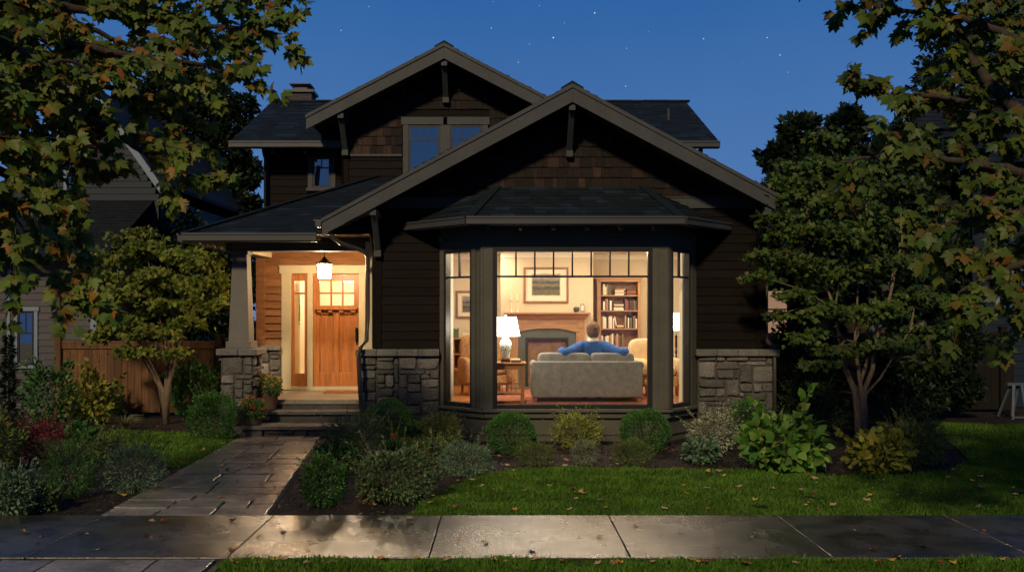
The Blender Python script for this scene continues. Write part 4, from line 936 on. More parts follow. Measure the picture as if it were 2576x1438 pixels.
for k in range(4): q.box(dx0 + .02 + k * .035, dx0 + .05 + k * .035, 17.74, 17.9, dzt + .001, dzt + .17 + .02 * (k % 2))
tag(O(q, 'letter_rack', M('green file board', (.10, .16, .09), .7, .2), base=(dx0 + .1, 17.8, dzt)), 'row of green files standing on the left end of the desk', 'files')
q = MB(); q.box(dx0 + .24, dx0 + .36, 17.74, 17.76, dzt + .001, dzt + .10); tag(O(q, 'desk_calendar', m_mat_, base=(dx0 + .3, 17.75, dzt), bevel=.004), 'small white card standing on the desk beside the green files', 'card')
# right lamp + table
rx, ry = X(1701, 16.3), 16.3; rtz = Z(905, ry)
rt = T('end_table', 'oak end table under the slim lamp, seen through the narrow right window', 'table', (rx + .02, ry, RF))
q = MB(); q.box(rx - .25, rx + .14, ry - .2, ry + .2, rtz - .03, rtz); O(q, 'table_top', m_tab, rt, bevel=.005)
q = MB(); q.box(rx - .22, rx + .10, ry - .17, ry + .17, rtz - .17, rtz - .031); O(q, 'drawer', m_tab, rt)
for x in (rx - .22, rx + .07):
    for y in (ry - .17, ry + .13): q = MB(); q.box(x, x + .035, y, y + .035, RF + .014, rtz - .1705); O(q, 'leg', m_tab, rt)
rl = T('table_lamp', 'slim dark metal lamp with a white drum shade on the end table', 'lamp', (rx, ry, rtz))
q = MB(); q.lathe((rx, ry, rtz), [(.07, .001), (.06, .015), (.014, .03), (.012, .1), (.022, .14), (.012, .19), (.02, .24), (.018, .40), (.028, .42), (.012, .44), (.012, .6)], 14); O(q, 'lamp_stand', m_bronze, rl, smooth=True)
q = MB(); base = 0
for rr, zz in ((.115, Z(830, ry)), (.10, Z(787, ry))):
    for j in range(n): t = 2 * PI * j / n; q.v.append((rx + rr * math.cos(t), ry + rr * math.sin(t), zz))
for j in range(n): q.f.append((j, (j + 1) % n, n + (j + 1) % n, n + j))
q.f.append(tuple(range(n, 2 * n))); O(q, 'lamp_shade', m_shade, rl)
# ------------------------------------------------------------------ the ground
m_soil = M('dark mulch soil', (.028, .019, .014), .9, .5, 9, bump=1.0, bscale=45, fine=.5)
g = MB(); g.add([(-80, -20, -.03), (80, -20, -.03), (80, 160, -.03), (-80, 160, -.03)], [(0, 1, 2, 3)]); st(g, 'ground', m_soil)
bedpoly = [G(-200, 1312), G(240, 1312), G(600, 1100), (-4.1, 14.4), (-4.1, 19), (-14, 19), (-14, 8.8)]
def sheet(name, poly, z, mat, th=.02): q = MB(); q.prism([(x, y, z - th) for x, y in poly], np.array((0, 0, th))); return st(q, name, mat)
sheet('mulch_bed', [(-14, 8.745), (9.9, 8.745), (9.9, 17.0), (-14, 17.0)], .0, m_soil)
pL = lambda y: -3.86 + (-4.10 + 3.86) * (y - 8.73) / (14.35 - 8.73)
pR = lambda y: -2.25 + (-2.83 + 2.25) * (y - 8.73) / (14.35 - 8.73)
sheet('path_bed', [(pL(7.2), 6.0), (pR(7.2), 6.0), (pR(7.2), 7.25), (pL(7.2), 7.25)], .012, m_mortar)
sheet('path_bed', [(pL(8.7), 8.75), (pR(8.7), 8.75), (pR(14.3), 14.37), (pL(14.3), 14.37)], .014, m_mortar)
m_flag = M('wet flagstones', (.36, .325, .285), .28, .35, 2.5, bump=.5, bscale=12, fine=.35, island=.45, rvar=.1, spec=.9, coat=.8, crough=.2)
def slab(q, c, h=.034, z=.004):
    cx_ = sum(p[0] for p in c) / 4; cy_ = sum(p[1] for p in c) / 4; zt = z + h + random.uniform(-.004, .004); tx, ty = random.uniform(-.006, .006), random.uniform(-.006, .006)
    n = 5; ring = []
    for i in range(4):
        a, b = c[i], c[(i + 1) % 4]; L = math.hypot(a[0] - b[0], a[1] - b[1]); ox, oy = -(b[1] - a[1]) / L, (b[0] - a[0]) / L
        for k in range(n):
            t = k / n; j = random.uniform(-.006, .008) if k else .004
            ring.append((a[0] + (b[0] - a[0]) * t + ox * j, a[1] + (b[1] - a[1]) * t + oy * j))
    m = len(ring); base = len(q.v)
    for x, y in ring: q.v.append((x, y, z))
    for x, y in ring: q.v.append((x, y, zt - .0012))
    for x, y in ring:
        d = math.hypot(x - cx_, y - cy_); s = 1 - .006 / d; q.v.append((cx_ + (x - cx_) * s, cy_ + (y - cy_) * s, zt + tx * (x - cx_) + ty * (y - cy_)))
    for k in range(2):
        for i in range(m): q.f.append((base + k * m + i, base + k * m + (i + 1) % m, base + (k + 1) * m + (i + 1) % m, base + (k + 1) * m + i))
    q.f.append(tuple(base + 2 * m + i for i in range(m)))
def pave(q, y0, y1, fl, fr, dmin=.30, dmax=.52):
    y = y0
    while y < y1 - .05:
        d = random.uniform(dmin, dmax)
        if y1 - (y + d) < .2: d = y1 - y
        x = 0.; xs = [0.]
        while xs[-1] < 1:
            xs.append(xs[-1] + random.uniform(.22, .52))
        xs = xs[:-1] + [1.] if 1 - xs[-2] > .16 else xs[:-2] + [1.]
        for a, b in zip(xs[:-1], xs[1:]):
            sk = random.uniform(-.015, .015) 
            def c(u, yy): return (fl(yy) + (fr(yy) - fl(yy)) * u, yy)
            gp = .014
            def quad(u0, u1, v0, v1):
                p = [c(u0, v0), c(u1, v0), c(u1, v1), c(u0, v1)]
                slab(q, [(p[0][0] + gp, v0 + gp), (p[1][0] - gp, v0 + gp), (p[2][0] - gp, v1 - gp), (p[3][0] + gp, v1 - gp)])
            if random.random() < .25 and d > .38 and b - a > .3:
                k = random.uniform(.4, .6)
                if random.random() < .5: quad(a, b, y, y + d * k); quad(a, b, y + d * k, y + d)
                else: quad(a, a + (b - a) * k, y, y + d); quad(a + (b - a) * k, b, y, y + d * .5); quad(a + (b - a) * k, b, y + d * .5, y + d)
            else: quad(a, b, y, y + d)
        y += d
q = MB(); pave(q, 8.76, 14.34, pL, pR, .29, .46); st(q, 'path', m_flag)
q = MB(); pave(q, 6.0, 7.22, lambda y: -3.95, lambda y: -2.25, .5, .7); st(q, 'path', m_flag)
# wet concrete sidewalk
m, nt, out = nodes('wet brushed concrete'); bs = N(nt, 'ShaderNodeBsdfPrincipled'); v = coords(nt)
base_ = ramp(nt, noise(nt, v, 1.3, 5), [(.3, (.06, .055, .049)), (.7, (.105, .095, .082))]); base_ = mul(nt, base_, ramp(nt, noise(nt, v, 60, 3), [(.3, .7), (.7, 1.)]))
base_ = mul(nt, base_, ramp(nt, noise(nt, v, 3.1, 4), [(.38, .35), (.56, 1.)]))
nt.links.new(base_, bs.inputs['Base Color']); bs.inputs['Specular IOR Level'].default_value = .8; bs.inputs['Coat Weight'].default_value = .6; bs.inputs['Coat Roughness'].default_value = .22; bs.inputs['Coat IOR'].default_value = 1.45
nt.links.new(ramp(nt, noise(nt, v, 1.1, 4), [(.35, .17), (.62, .36)]), bs.inputs['Roughness'])
bp = N(nt, 'ShaderNodeBump'); bp.inputs['Strength'].default_value = .6; bp.inputs['Distance'].default_value = .006
bp2 = N(nt, 'ShaderNodeBump'); bp2.inputs['Strength'].default_value = .14; bp2.inputs['Distance'].default_value = .01
nt.links.new(noise(nt, coords(nt, (95, 1.6, 1)), 1.5, 4, .65), bp.inputs['Height']); nt.links.new(noise(nt, v, 55, 4), bp2.inputs['Height']); nt.links.new(bp2.outputs[0], bp.inputs['Normal'])
nt.links.new(bp.outputs[0], bs.inputs['Normal']); nt.links.new(bp.outputs[0], bs.inputs['Coat Normal']); nt.links.new(bs.outputs[0], out.inputs[0]); m_walk = m
q = MB(); x = -.577 - 1.6 * 8
while x < 14: q.box(x + .006, x + 1.594, 7.235, 8.735, -.02, .045); x += 1.6
sw_ = st(q, 'sidewalk', m_walk); bv = sw_.modifiers.new('b', 'BEVEL'); bv.width = .004; bv.segments = 2
q = MB(); q.box(-14, 14, 7.24, 8.73, -.02, .01); st(q, 'sidewalk_joint', m_mortar)
# lawns
m_turf = M('lawn soil', (.018, .026, .009), .9, .4, 8, bump=.6)
m_grass = leafmat('lawn grass', [(.08, .22, .014), (.12, .30, .02), (.16, .33, .03), (.09, .24, .016), (.22, .25, .06), (.07, .18, .014), (.05, .14, .012)], .35, .5, .25)
def inpoly(px, py, poly):
    ins = np.zeros(len(px), bool); n = len(poly)
    for i in range(n):
        x0, y0 = poly[i]; x1, y1 = poly[(i + 1) % n]
        c = ((y0 > py) != (y1 > py)) & (px < (x1 - x0) * (py - y0) / (y1 - y0 + 1e-12) + x0); ins ^= c
    return ins
def lawn(poly, dens, h, z=.012, near=None):
    xs = [p[0] for p in poly]; ys = [p[1] for p in poly]; sheet('lawn', poly, z, m_turf, .03)
    A = (max(xs) - min(xs)) * (max(ys) - min(ys)); n = int(A * dens)
    px = RNG.uniform(min(xs), max(xs), n); py = RNG.uniform(min(ys), max(ys), n)
    k = inpoly(px, py, poly)
    k &= (np.abs(px) < py * .60 + .3)                     # only where the view can reach
    k &= RNG.random(n) < np.clip((9.5 / np.maximum(py, 1)) ** 2, .25, 1)
    px = px[k]; py = py[k]; n = len(px)
    cl = .5 + .5 * np.sin(px * 5.1 + 2 * np.sin(py * 3.7)) * np.sin(py * 6.3 + 1.7 * np.sin(px * 4.1))
    pos = np.stack([px, py, np.full(n, z)], 1); tip = np.stack([RNG.normal(0, .38, n), RNG.normal(-.05, .38, n), np.ones(n)], 1)
    L = h * RNG.uniform(.6, 1.25, n) * (.62 + .75 * cl)
    bl = np.array(BLADE[0], float); 
    sc_ = np.maximum(1, py / 9.0)
    bl[:, 0] *= .16
    return tag(leafmesh('grass', bl, BLADE[1], pos, tip, rnd(n) * (1, 1, .1), L * np.sqrt(sc_), m_grass), 'short green lawn grass', 'grass', kind='stuff')
RL = [G(1020, 1303.5), G(1045, 1285), G(1095, 1245), G(1180, 1208), G(1270, 1187), G(1400, 1179), G(1560, 1180), G(1760, 1183), G(1900, 1190), G(2080, 1200), G(2260, 1203), G(2390, 1190), G(2440, 1165), G(2410, 1130), G(2360, 1095), G(2330, 1068), (9.8, 15.6), (9.8, 8.75), (2, 8.75)]
lawn(RL, 5200, .045)
LL = [G(190, 1093), G(330, 1089), G(480, 1093), G(602, 1102), G(560, 1131), G(482, 1172), G(430, 1181), G(400, 1160), G(300, 1137), G(215, 1115)]
lawn(LL, 5200, .05)
gk = RNG.integers(0, 1, 1)
for wx, wy in ((1.9, 10.4), (3.3, 9.6), (-.4, 9.3), (.9, 11.2), (4.4, 10.8), (2.6, 9.2), (5.6, 9.9), (3.9, 11.6)):
    kk = 70; aa_ = RNG.uniform(0, 6.28, kk); rr_ = RNG.random(kk) * .09; pw2 = np.stack([wx + rr_ * np.cos(aa_), wy + rr_ * np.sin(aa_), np.full(kk, .02)], 1)
    tag(leafmesh('clover_weed', *BROAD, pw2, np.stack([np.cos(aa_), np.sin(aa_), .9 + 0 * aa_], 1), rnd(kk) * .3 + (0, 0, 1), .045, leafmat('leaves clover', [(.05, .13, .02), (.09, .19, .04)], .3), base=(wx, wy, .012)), 'small broad leaved weed growing in the front lawn', 'weed', 'weeds in the front lawn')
VR = [(-2.24, 6.2), (12, 6.2), (12, 7.21), (-2.16, 7.21)]; lawn(VR, 8500, .055)
VL = [(-12, 6.2), (-3.98, 6.2), (-3.98, 7.21), (-12, 7.21)]; lawn(VL, 8500, .055)
# mulch chips and fine debris
def inbed(px, py):
    pxL = np.array([pL(a) for a in py]); pxR = np.array([pR(a) for a in py])
    return ~inpoly(px, py, RL) & ~inpoly(px, py, LL) & ((px < pxL - .02) | (px > pxR + .02) | (py > 14.3)) & ~((py > 13.9) & (px > -1) & (px < 3.1)) & ~((py > 14.3) & (px > -4.6) & (px < 4.4))
n = 42000; px = RNG.uniform(-7, 8, n); py = RNG.uniform(8.76, 15.5, n); k = inbed(px, py) & (np.abs(px) < py * .6); px, py = px[k], py[k]; n = len(px)
CHIP = ([(-.3, 0, 0), (.3, 0, .04), (.22, 1, .08), (-.25, .9, 0)], [(0, 1, 2), (0, 2, 3)])
tag(leafmesh('mulch_chips', *CHIP, np.stack([px, py, RNG.uniform(.0, .02, n)], 1), rnd(n) * (1, 1, .25), rnd(n) * (.4, .4, .1) + (0, 0, 1), RNG.uniform(.012, .04, n), leafmat('bark chips', [(.022, .014, .010), (.04, .025, .017), (.06, .04, .028), (.03, .02, .015), (.025, .017, .012), (.05, .034, .022), (.03, .02, .015), (.26, .18, .11)], .0, .7)), 'dark bark mulch', 'mulch', kind='stuff')

# fallen leaves, each on its own
fl_m = {'yellow': M('fallen yellow leaf', (.50, .30, .05), .6, .3, 20), 'tan': M('fallen tan leaf', (.42, .29, .16), .6, .3, 20), 'orange': M('fallen orange leaf', (.42, .13, .03), .6, .3, 20), 'dark brown': M('fallen brown leaf', (.05, .028, .018), .6, .3, 20), 'red': M('fallen red leaf', (.32, .05, .03), .6, .3, 20)}
flm = {}
for c_, mm in fl_m.items():
    for v_ in range(3):
        me = bpy.data.meshes.new('fallen_leaf'); vs = []
        cu = random.uniform(.5, 1.6)
        for x_, y_, z_ in MAPLE[0]: vs.append((x_ * random.uniform(.85, 1.1), y_ - .4, .12 + cu * .5 * (x_ * x_) + .35 * (y_ - .4) ** 2 * random.uniform(.5, 1.3)))
        me.from_pydata(vs, [], MAPLE[1]); me.materials.append(mm); flm[c_, v_] = me
def fallen(x, y, z, colr, where, s):
    o = bpy.data.objects.new('fallen_leaf', flm[colr, random.randrange(3)]); COL.objects.link(o); o.location = (x, y, z); o.scale = (s, s, s)
    o.rotation_euler = (random.uniform(-.35, .35), random.uniform(-.35, .35), random.uniform(0, 6.28)); tag(o, f'{colr} fallen leaf lying on {where}', 'leaf', 'fallen autumn leaves')
cc = ['yellow', 'tan', 'tan', 'tan', 'yellow', 'tan', 'orange', 'yellow', 'tan', 'red']
def scat(n, x0, x1, y0, y1, z, where, test, s=(.05, .10), cols=cc):
    k = 0
    while k < n:
        sx_, sy_ = random.uniform(x0, x1), random.uniform(y0, y1); gx, gy = G(sx_, sy_)
        if test and not inpoly(np.array([gx]), np.array([gy]), test)[0]: continue
        fallen(gx, gy, z, random.choice(cols), where, random.uniform(*s)); k += 1
scat(74, 1080, 2560, 1185, 1300, .045, 'the front lawn', RL, (.035, .075))
scat(6, 300, 590, 1100, 1170, .045, 'the small lawn left of the path', LL, (.05, .08))
scat(46, 560, 2576, 1402, 1436, .055, 'the grass verge in front of the sidewalk', VR, (.04, .075))
scat(34, 60, 2560, 1312, 1400, .046, 'the wet sidewalk', None, (.03, .07), ['tan', 'yellow', 'dark brown', 'dark brown', 'tan', 'red'])
scat(9, 400, 720, 1130, 1300, .042, 'the flagstone path', [(pL(8.8), 8.8), (pR(8.8), 8.8), (pR(14), 14), (pL(14), 14)], (.04, .08), ['tan', 'dark brown', 'orange', 'tan'])
for n_, a, b, c_, d in ((10, 20, 420, 1230, 1300), (12, 900, 1240, 1180, 1300), (14, 1240, 1860, 1150, 1176), (12, 1860, 2330, 1150, 1190), (5, 220, 420, 1060, 1085)): scat(n_, a, b, c_, d, .02, 'the dark mulch of the flower beds', None, (.035, .075))

# ------------------------------------------------------------------ fences and neighbours
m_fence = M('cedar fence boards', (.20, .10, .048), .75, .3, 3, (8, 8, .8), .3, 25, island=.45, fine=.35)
m_fenced = M('dark fence boards', (.014, .010, .008), .8, .3, 3, (8, 8, .8), .3, 25, island=.45, fine=.35)  # same boards as the cedar fence in a much darker tone
def fence(label, x0, x1, y, zt, mat, posts, gate=None):
    f = T('board_fence', label, 'fence', ((x0 + x1) / 2, y, 0)); q = MB(); x = x0
    while x < x1: w_ = .135; q.box(x, min(x + w_, x1), y + random.uniform(0, .004), y + .02, .03, zt - .10); x += w_ + .006
    O(q, 'board_panel', mat, f); q = MB(); q.box(x0, x1, y - .03, y + .05, zt - .04, zt); q.box(x0, x1, y - .025, y - .001, zt - .15, zt - .041); O(q, 'top_rail', mat, f)
    for p in posts: q = MB(); q.box(p, p + .12, y - .07, y + .04, 0, zt + .10); q.box(p - .015, p + .135, y - .085, y + .055, zt + .101, zt + .13); O(q, 'post', mat, f, bevel=.004)
    if gate:
        a, b, gz = gate; q = MB(); x = a + .10
        while x < b - .10: q.box(x, min(x + .13, b - .1), y - .115, y - .10, .16, gz - .1); x += .134
        q.box(a, a + .10, y - .125, y - .095, .05, gz); q.box(b - .10, b, y - .125, y - .095, .05, gz); q.box(a + .1, b - .1, y - .125, y - .095, .05, .16); q.box(a + .1, b - .1, y - .125, y - .095, gz - .1, gz); O(q, 'gate', mat, f, bevel=.003)
    return f
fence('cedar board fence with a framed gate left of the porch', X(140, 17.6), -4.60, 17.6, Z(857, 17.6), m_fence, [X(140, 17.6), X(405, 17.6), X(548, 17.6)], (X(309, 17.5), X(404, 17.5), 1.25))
fence('dark board fence between the house and the right neighbour', 4.4, 10.2, 18.2, 1.55, m_fenced, [4.5, 6.3, 8.1, 9.9])
m_nw = M('pale grey lap siding', (.085, .08, .095), .6, .1, 3, bump=.1, island=.15)
m_nb = M('blue grey lap siding', (.011, .022, .038), .6, .1, 3, bump=.1, island=.15)
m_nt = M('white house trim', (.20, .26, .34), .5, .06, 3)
m_nroof = M('neighbour roof shingles', (.010, .014, .02), .8, .3, 5, bump=.4, island=.3)
nh = T('neighbour_house', 'blue grey neighbour house with white barge boards behind the left maple', 'house', (-9.5, 18.5, 0))
F1 = frame((-12.5, 17.5 + .4), (-7.94 + .0, 17.9)); q = MB(); wallsheet(q, F1, [(0, 0), (F1.L, 0), (F1.L, 3.0), (0, 3.0)], .1); lap(q, F1, lambda z: 0, lambda z: F1.L - .1, 0, 3.0, .13, ()); q.box(-8.0, -7.94, 17.9, 23, 0, 3.0); O(q, 'lower_wall', m_nw, nh)
q = MB(); q.pbox(F1, F1.L - .1, F1.L + .02, 0, 3.0, 0, .035); O(q, 'corner_board', m_nt, nh); O(MB().pbox(F1, F1.u(20), F1.u(27), 0, 3, 0, .04), 'downspout', m_nt, nh)
sash_window(F1, F1.u(46), F1.u(88), Z(918, 17.9), Z(782, 17.9), Z(838, 17.9), (.5,), nh, .07, .08, False, m_nt)
q = MB(); roofplane(q, (-12.8, 17.4, 2.95), (-7.6, 17.4, 2.95), (-12.8, 20.0, 4.4), (-7.6, 20.0, 4.4)); O(q, 'lower_roof', m_nroof, nh)
F2 = frame((-12.0, 20.0), (-7.5, 20.0)); axx, azz = X(262, 20), Z(240, 20); q = MB(); ulx = lambda z: max(0, axx + 12.0 - (azz - .2 - z) * 1.0); urx = lambda z: min(4.5, axx + 12 + (azz - .2 - z) * .62)
wallsheet(q, F2, [(0, 2.5), (4.5, 2.5), (4.5, 4.4), (axx + 12, azz - .1), (0.1, 3.6)], .1); lap(q, F2, ulx, urx, 3.0, azz - .2, .14); O(q, 'gable_wall', m_nb, nh)
q = MB(); q.box(-7.6, -7.5, 20.0, 26, 0, 4.5); O(q, 'side_wall', m_nb, nh)
for sgn, ex_, ez_ in ((-1, X(70, 19.6), Z(436, 19.6)), (1, X(405, 19.6), Z(462, 19.6))):
    q = MB(); q.prism([(axx, 19.6, azz), (ex_, 19.6, ez_), (ex_, 19.6, ez_ - .22), (axx, 19.6, azz - .24)], np.array((0, -.04, 0))); O(q, 'barge_board', m_nt, nh)
    q = MB(); q.prism([(axx, 19.58, azz + .06), (ex_, 19.58, ez_ + .06), (ex_, 19.58, ez_ - .03), (axx, 19.58, azz - .03)], np.array((0, 7, 0))); O(q, 'upper_roof', m_nroof, nh)
sash_window(F2, F2.u(170), F2.u(203), 3.6, Z(438, 20), None, (.5,), nh, .07, .08, False, m_nt)
q = MB(); q.pbox(F2, F2.u(196), F2.u(202), 3.0, 4.4, 0, .03); O(q, 'corner_board', m_nt, nh)
nr = T('neighbour_house', 'dark blue neighbour house at the right edge with a white trimmed window', 'house', (11.5, 19, 0))
F3 = frame((9.8, 19), (15.5, 19)); q = MB(); wallsheet(q, F3, [(0, 0), (5.7, 0), (5.7, 5.2), (0, 5.2)], .1); lap(q, F3, lambda z: .1, lambda z: 5.7, 0.2, 5.0, .15, ()); q.box(9.8, 9.9, 19, 26, 0, 5.2); O(q, 'wall', m_nb, nr)
q = MB(); q.pbox(F3, -.03, .11, 0, 5.2, 0, .04); q.pbox(F3, 0, 5.7, 0, .2, 0, .05); O(q, 'corner_board', m_nb, nr)
sash_window(F3, F3.u(2512), F3.u(2512) + .9, Z(786, 19), Z(690, 19), None, (.5,), nr, .08, .1, False, m_nt)
q = MB(); roofplane(q, (9.3, 18.5, 5.0), (16, 18.5, 5.0), (9.3, 22.5, 7.2), (16, 22.5, 7.2), .3); O(q, 'roof', m_nroof, nr)
nb = T('neighbour_house', 'unlit house far behind the right fence with one glowing window', 'house', (8, 24, 0))
q = MB(); F4 = frame((5.6, 24), (9.4, 24)); wallsheet(q, F4, [(0, 0), (3.8, 0), (3.8, 4.2), (0, 4.2)], .1); O(q, 'wall', m_nb, nb)
q = MB(); roofplane(q, (5.3, 23.6, 4.1), (9.6, 23.6, 4.1), (5.3, 26.5, 5.6), (9.6, 26.5, 5.6), .3); O(q, 'roof', m_nroof, nb)
a, b, c_, d = F4.u(1924), F4.u(1979), Z(845, 24), Z(732, 24)
q = MB(); q.pbox(F4, a, b, c_, d, .002, .01); wn = O(q, 'lit_window', emit('neighbour window glow', (1, .58, .36), .30), nb)
q = MB(); q.pbox(F4, a - .06, a, c_, d, 0, .04); q.pbox(F4, b, b + .06, c_, d, 0, .04); q.pbox(F4, a, b, Z(778, 24) - .02, Z(778, 24) + .02, .011, .03); q.pbox(F4, a - .06, b + .06, d, d + .07, 0, .04); q.pbox(F4, a - .06, b + .06, c_ - .07, c_, 0, .04); O(q, 'window_frame', m_sash, wn)
# small easel-like frame by the right wall
sh_ = T('sawhorse', 'pale folding sawhorse standing in the shade at the far right', 'sawhorse', (X(2540, 17), 17, 0)); mm = M('grey painted wood', (.07, .10, .14), .6)
xx = X(2540, 17)
for s in (-1, 1):
    for yy in (16.75, 17.25): q = MB(); q.bar((xx + s * .13 + .05, yy, .0), (xx + s * .07 + .12, 17.0 + (yy - 17) * .2, .62), .045, .03); O(q, 'leg', mm, sh_)
q = MB(); q.bar((xx - .06, 17, .63), (xx + .45, 17, .63), .09, .05); q.bar((xx - .1, 16.76, .04), (xx + .24, 16.76, .04), .03, .03); O(q, 'top_bar', mm, sh_)

# ------------------------------------------------------------------ plants
m_bark = M('smooth grey bark', (.20, .15, .105), .7, .3, 5, (6, 6, 1.2), .4, 20, fine=.3)
m_bark2 = M('dark bark', (.07, .052, .04), .85, .3, 6, (6, 6, 1.2), .6, 20, fine=.4)
m_stem = M('green brown stem', (.07, .06, .03), .7)
GR = {
 'box': [(.018, .055, .012), (.03, .085, .018), (.045, .11, .02), (.025, .07, .014)],
 'gold': [(.16, .19, .03), (.24, .25, .05), (.08, .13, .02), (.34, .34, .10)],
 'olive': [(.07, .11, .025), (.11, .14, .04), (.05, .085, .02)],
 'silver': [(.20, .23, .15), (.27, .29, .20), (.13, .17, .10)],
 'varieg': [(.30, .32, .22), (.12, .15, .06), (.42, .42, .32), (.10, .13, .05)],
 'sage': [(.07, .13, .04), (.12, .18, .07), (.03, .07, .02), (.20, .24, .13)],
 'teal': [(.05, .12, .05), (.10, .17, .09), (.18, .25, .16), (.04, .09, .04)],
 'broad': [(.04, .11, .015), (.06, .15, .02), (.09, .17, .03), (.16, .18, .04)],
 'yel': [(.16, .18, .03), (.22, .20, .03), (.08, .12, .02)],
 'dark': [(.012, .03, .012), (.02, .045, .016), (.03, .055, .02)],
 'laurel': [(.03, .09, .02), (.05, .13, .03), (.09, .17, .05)],
 'burg': [(.16, .02, .03), (.10, .02, .025), (.20, .05, .05)],
 'red': [(.45, .06, .04), (.5, .12, .05), (.35, .04, .04)], 'flower': [(.6, .30, .04), (.6, .18, .03), (.65, .42, .10)],
 'maple': [(.09, .12, .018), (.14, .15, .022), (.06, .10, .015), (.17, .15, .025), (.10, .12, .02), (.17, .15, .022), (.05, .085, .014), (.10, .14, .02), (.13, .14, .02), (.09, .13, .02), (.06, .10, .016), (.28, .12, .02), (.24, .08, .018), (.08, .11, .016), (.10, .12, .02)],
 'maple2': [(.07, .11, .016), (.11, .13, .02), (.045, .085, .013), (.15, .14, .022), (.08, .10, .017), (.06, .09, .015), (.20, .085, .018), (.10, .12, .018), (.04, .07, .012)],
 'jap': [(.10, .14, .02), (.15, .18, .028), (.07, .11, .016), (.20, .18, .03)], 'jap2': [(.05, .105, .018), (.085, .14, .025), (.03, .07, .014), (.14, .15, .03)],
 'grassy': [(.14, .16, .07), (.22, .22, .11), (.09, .12, .04)], 'brownish': [(.12, .07, .05), (.16, .10, .07), (.08, .05, .03)],
}
LB = {'dark': .8, 'jap': 1.8, 'maple': 1.75, 'maple2': 1.45, 'box': 2.5, 'gold': 1.6, 'sage': 1.5, 'jap2': 1.3, 'broad': 2.1, 'yel': 1.9, 'olive': 1.8, 'varieg': 1.8, 'laurel': 1.9, 'teal': 1.7, 'burg': 2., 'red': 1.6, 'flower': 1.4}
def LM(k, tr=.3): return leafmat('leaves ' + k, [tuple(min(.8, c * LB.get(k, 1.35) * ((.84, 1.0, 1.0)[i_] if 'maple' in k else 1)) for i_, c in enumerate(q)) for q in GR[k]], tr)
def shell(n, r, lump, seed, hollow=.55, flat=True):
    """points through an uneven ellipsoid, denser near its skin"""
    d = unit(RNG.normal(size=(n, 3)))
    ph = np.random.default_rng(seed).uniform(0, 6.28, 6)
    q = 1 + lump * (np.sin(d[:, 0] * 5 + ph[0]) * np.sin(d[:, 2] * 4 + ph[1]) + .6 * np.sin(d[:, 1] * 7 + ph[2]) * np.sin(d[:, 0] * 9 + ph[3]) + .4 * np.sin(d[:, 2] * 13 + ph[4] + d[:, 0] * 8))
    rad = (hollow + (1 - hollow) * RNG.random(n) ** .5) * q
    p = d * rad[:, None] * np.array(r)
    return p, d
def shrub(name, label, cat, x0, x1, ytop, ybase, colk, n, ls, tmpl=QUAD, lump=.08, hollow=.6, depth=.9, up=.3, jitter=.7, group=None, sprigs=0, Yo=0, flowers=None, tr=.3, stems=6):
    gy = CH * FPX / (ybase - VY) + Yo; xc = X((x0 + x1) / 2, gy); w_ = (x1 - x0) * gy / FPX / 2; zt = Z(ytop, gy); cz = zt * .48; rz = zt * .53
    root = T(name, label, cat, (xc, gy, 0), group); seed = random.randrange(9999)
    n0 = n - sprigs * 14
    p, d = shell(n0, (w_ * .97, w_ * depth, rz), lump, seed, hollow); p = p + (xc, gy, cz); k = p[:, 2] > .015; p, d = p[k], d[k]
    tip = d + (0, 0, up) + rnd(len(p)) * jitter; nor = d + rnd(len(p)) * .6 + (0, 0, .4); P_ = [p]; T_ = [tip]; N_ = [nor]; S_ = [RNG.uniform(.7, 1.25, len(p)) * ls]
    stm = MB()
    for i in range(stems):
        t = random.uniform(0, 6.28); stm.tube([(xc + .03 * math.cos(t), gy + .03 * math.sin(t), 0), (xc + w_ * .35 * math.cos(t), gy + w_ * .35 * math.sin(t), cz), (xc + w_ * .6 * math.cos(t), gy + w_ * .6 * math.sin(t), cz + rz * .5)], [.012, .008, .003], 5, False)
    for i in range(sprigs):                                # shoots that break the outline
        dd = unit(rnd(1))[0]; dd[2] = abs(dd[2]) * .9 + .15; dd /= np.linalg.norm(dd); a = np.array((xc, gy, cz)) + dd * (w_ * .75, w_ * .75, rz * .8); L = random.uniform(.25, .6) * w_ + ls
        b = a + dd * L + (0, 0, L * .3); stm.tube([tuple(a), tuple(b)], [.004, .002], 3, False)
        tt = RNG.random(14)[:, None]; P_.append(a + (b - a) * tt); T_.append(dd + rnd(14) * .8); N_.append(rnd(14) + (0, 0, .6)); S_.append(RNG.uniform(.7, 1.1, 14) * ls)
    leafmesh('foliage', *tmpl, np.concatenate(P_), np.concatenate(T_), np.concatenate(N_), np.concatenate(S_), LM(colk, tr), root)
    if stm.v: O(stm, 'stem', m_stem, root)
    if flowers:
        fk, fn, fs, fz = flowers; p, d = shell(fn, (w_ * 1.0, w_ * depth, rz * 1.03), lump, seed, .93); p = p + (xc, gy, cz); k = p[:, 2] > zt * fz; p = p[k]
        P2 = np.repeat(p, 5, 0) + rnd(len(p) * 5) * fs * .5; leafmesh('flower', *QUAD, P2, rnd(len(P2)) + (0, -.3, .5), rnd(len(P2)) + (0, -.6, .6), fs, LM(fk, .2), root)
    return root
bx = 'clipped boxwood balls in front of the house'
shrub('boxwood', 'round clipped boxwood below the stone wall left of the bay', 'shrub', 921, 1038, 1004, 1112, 'box', 4200, .030, lump=.05, hollow=.72, up=.5, group=bx, jitter=.6)
shrub('boxwood', 'round clipped boxwood under the left end of the bay window', 'shrub', 1222, 1350, 1038, 1140, 'box', 7000, .030, lump=.05, hollow=.72, up=.5, group=bx, jitter=.6)
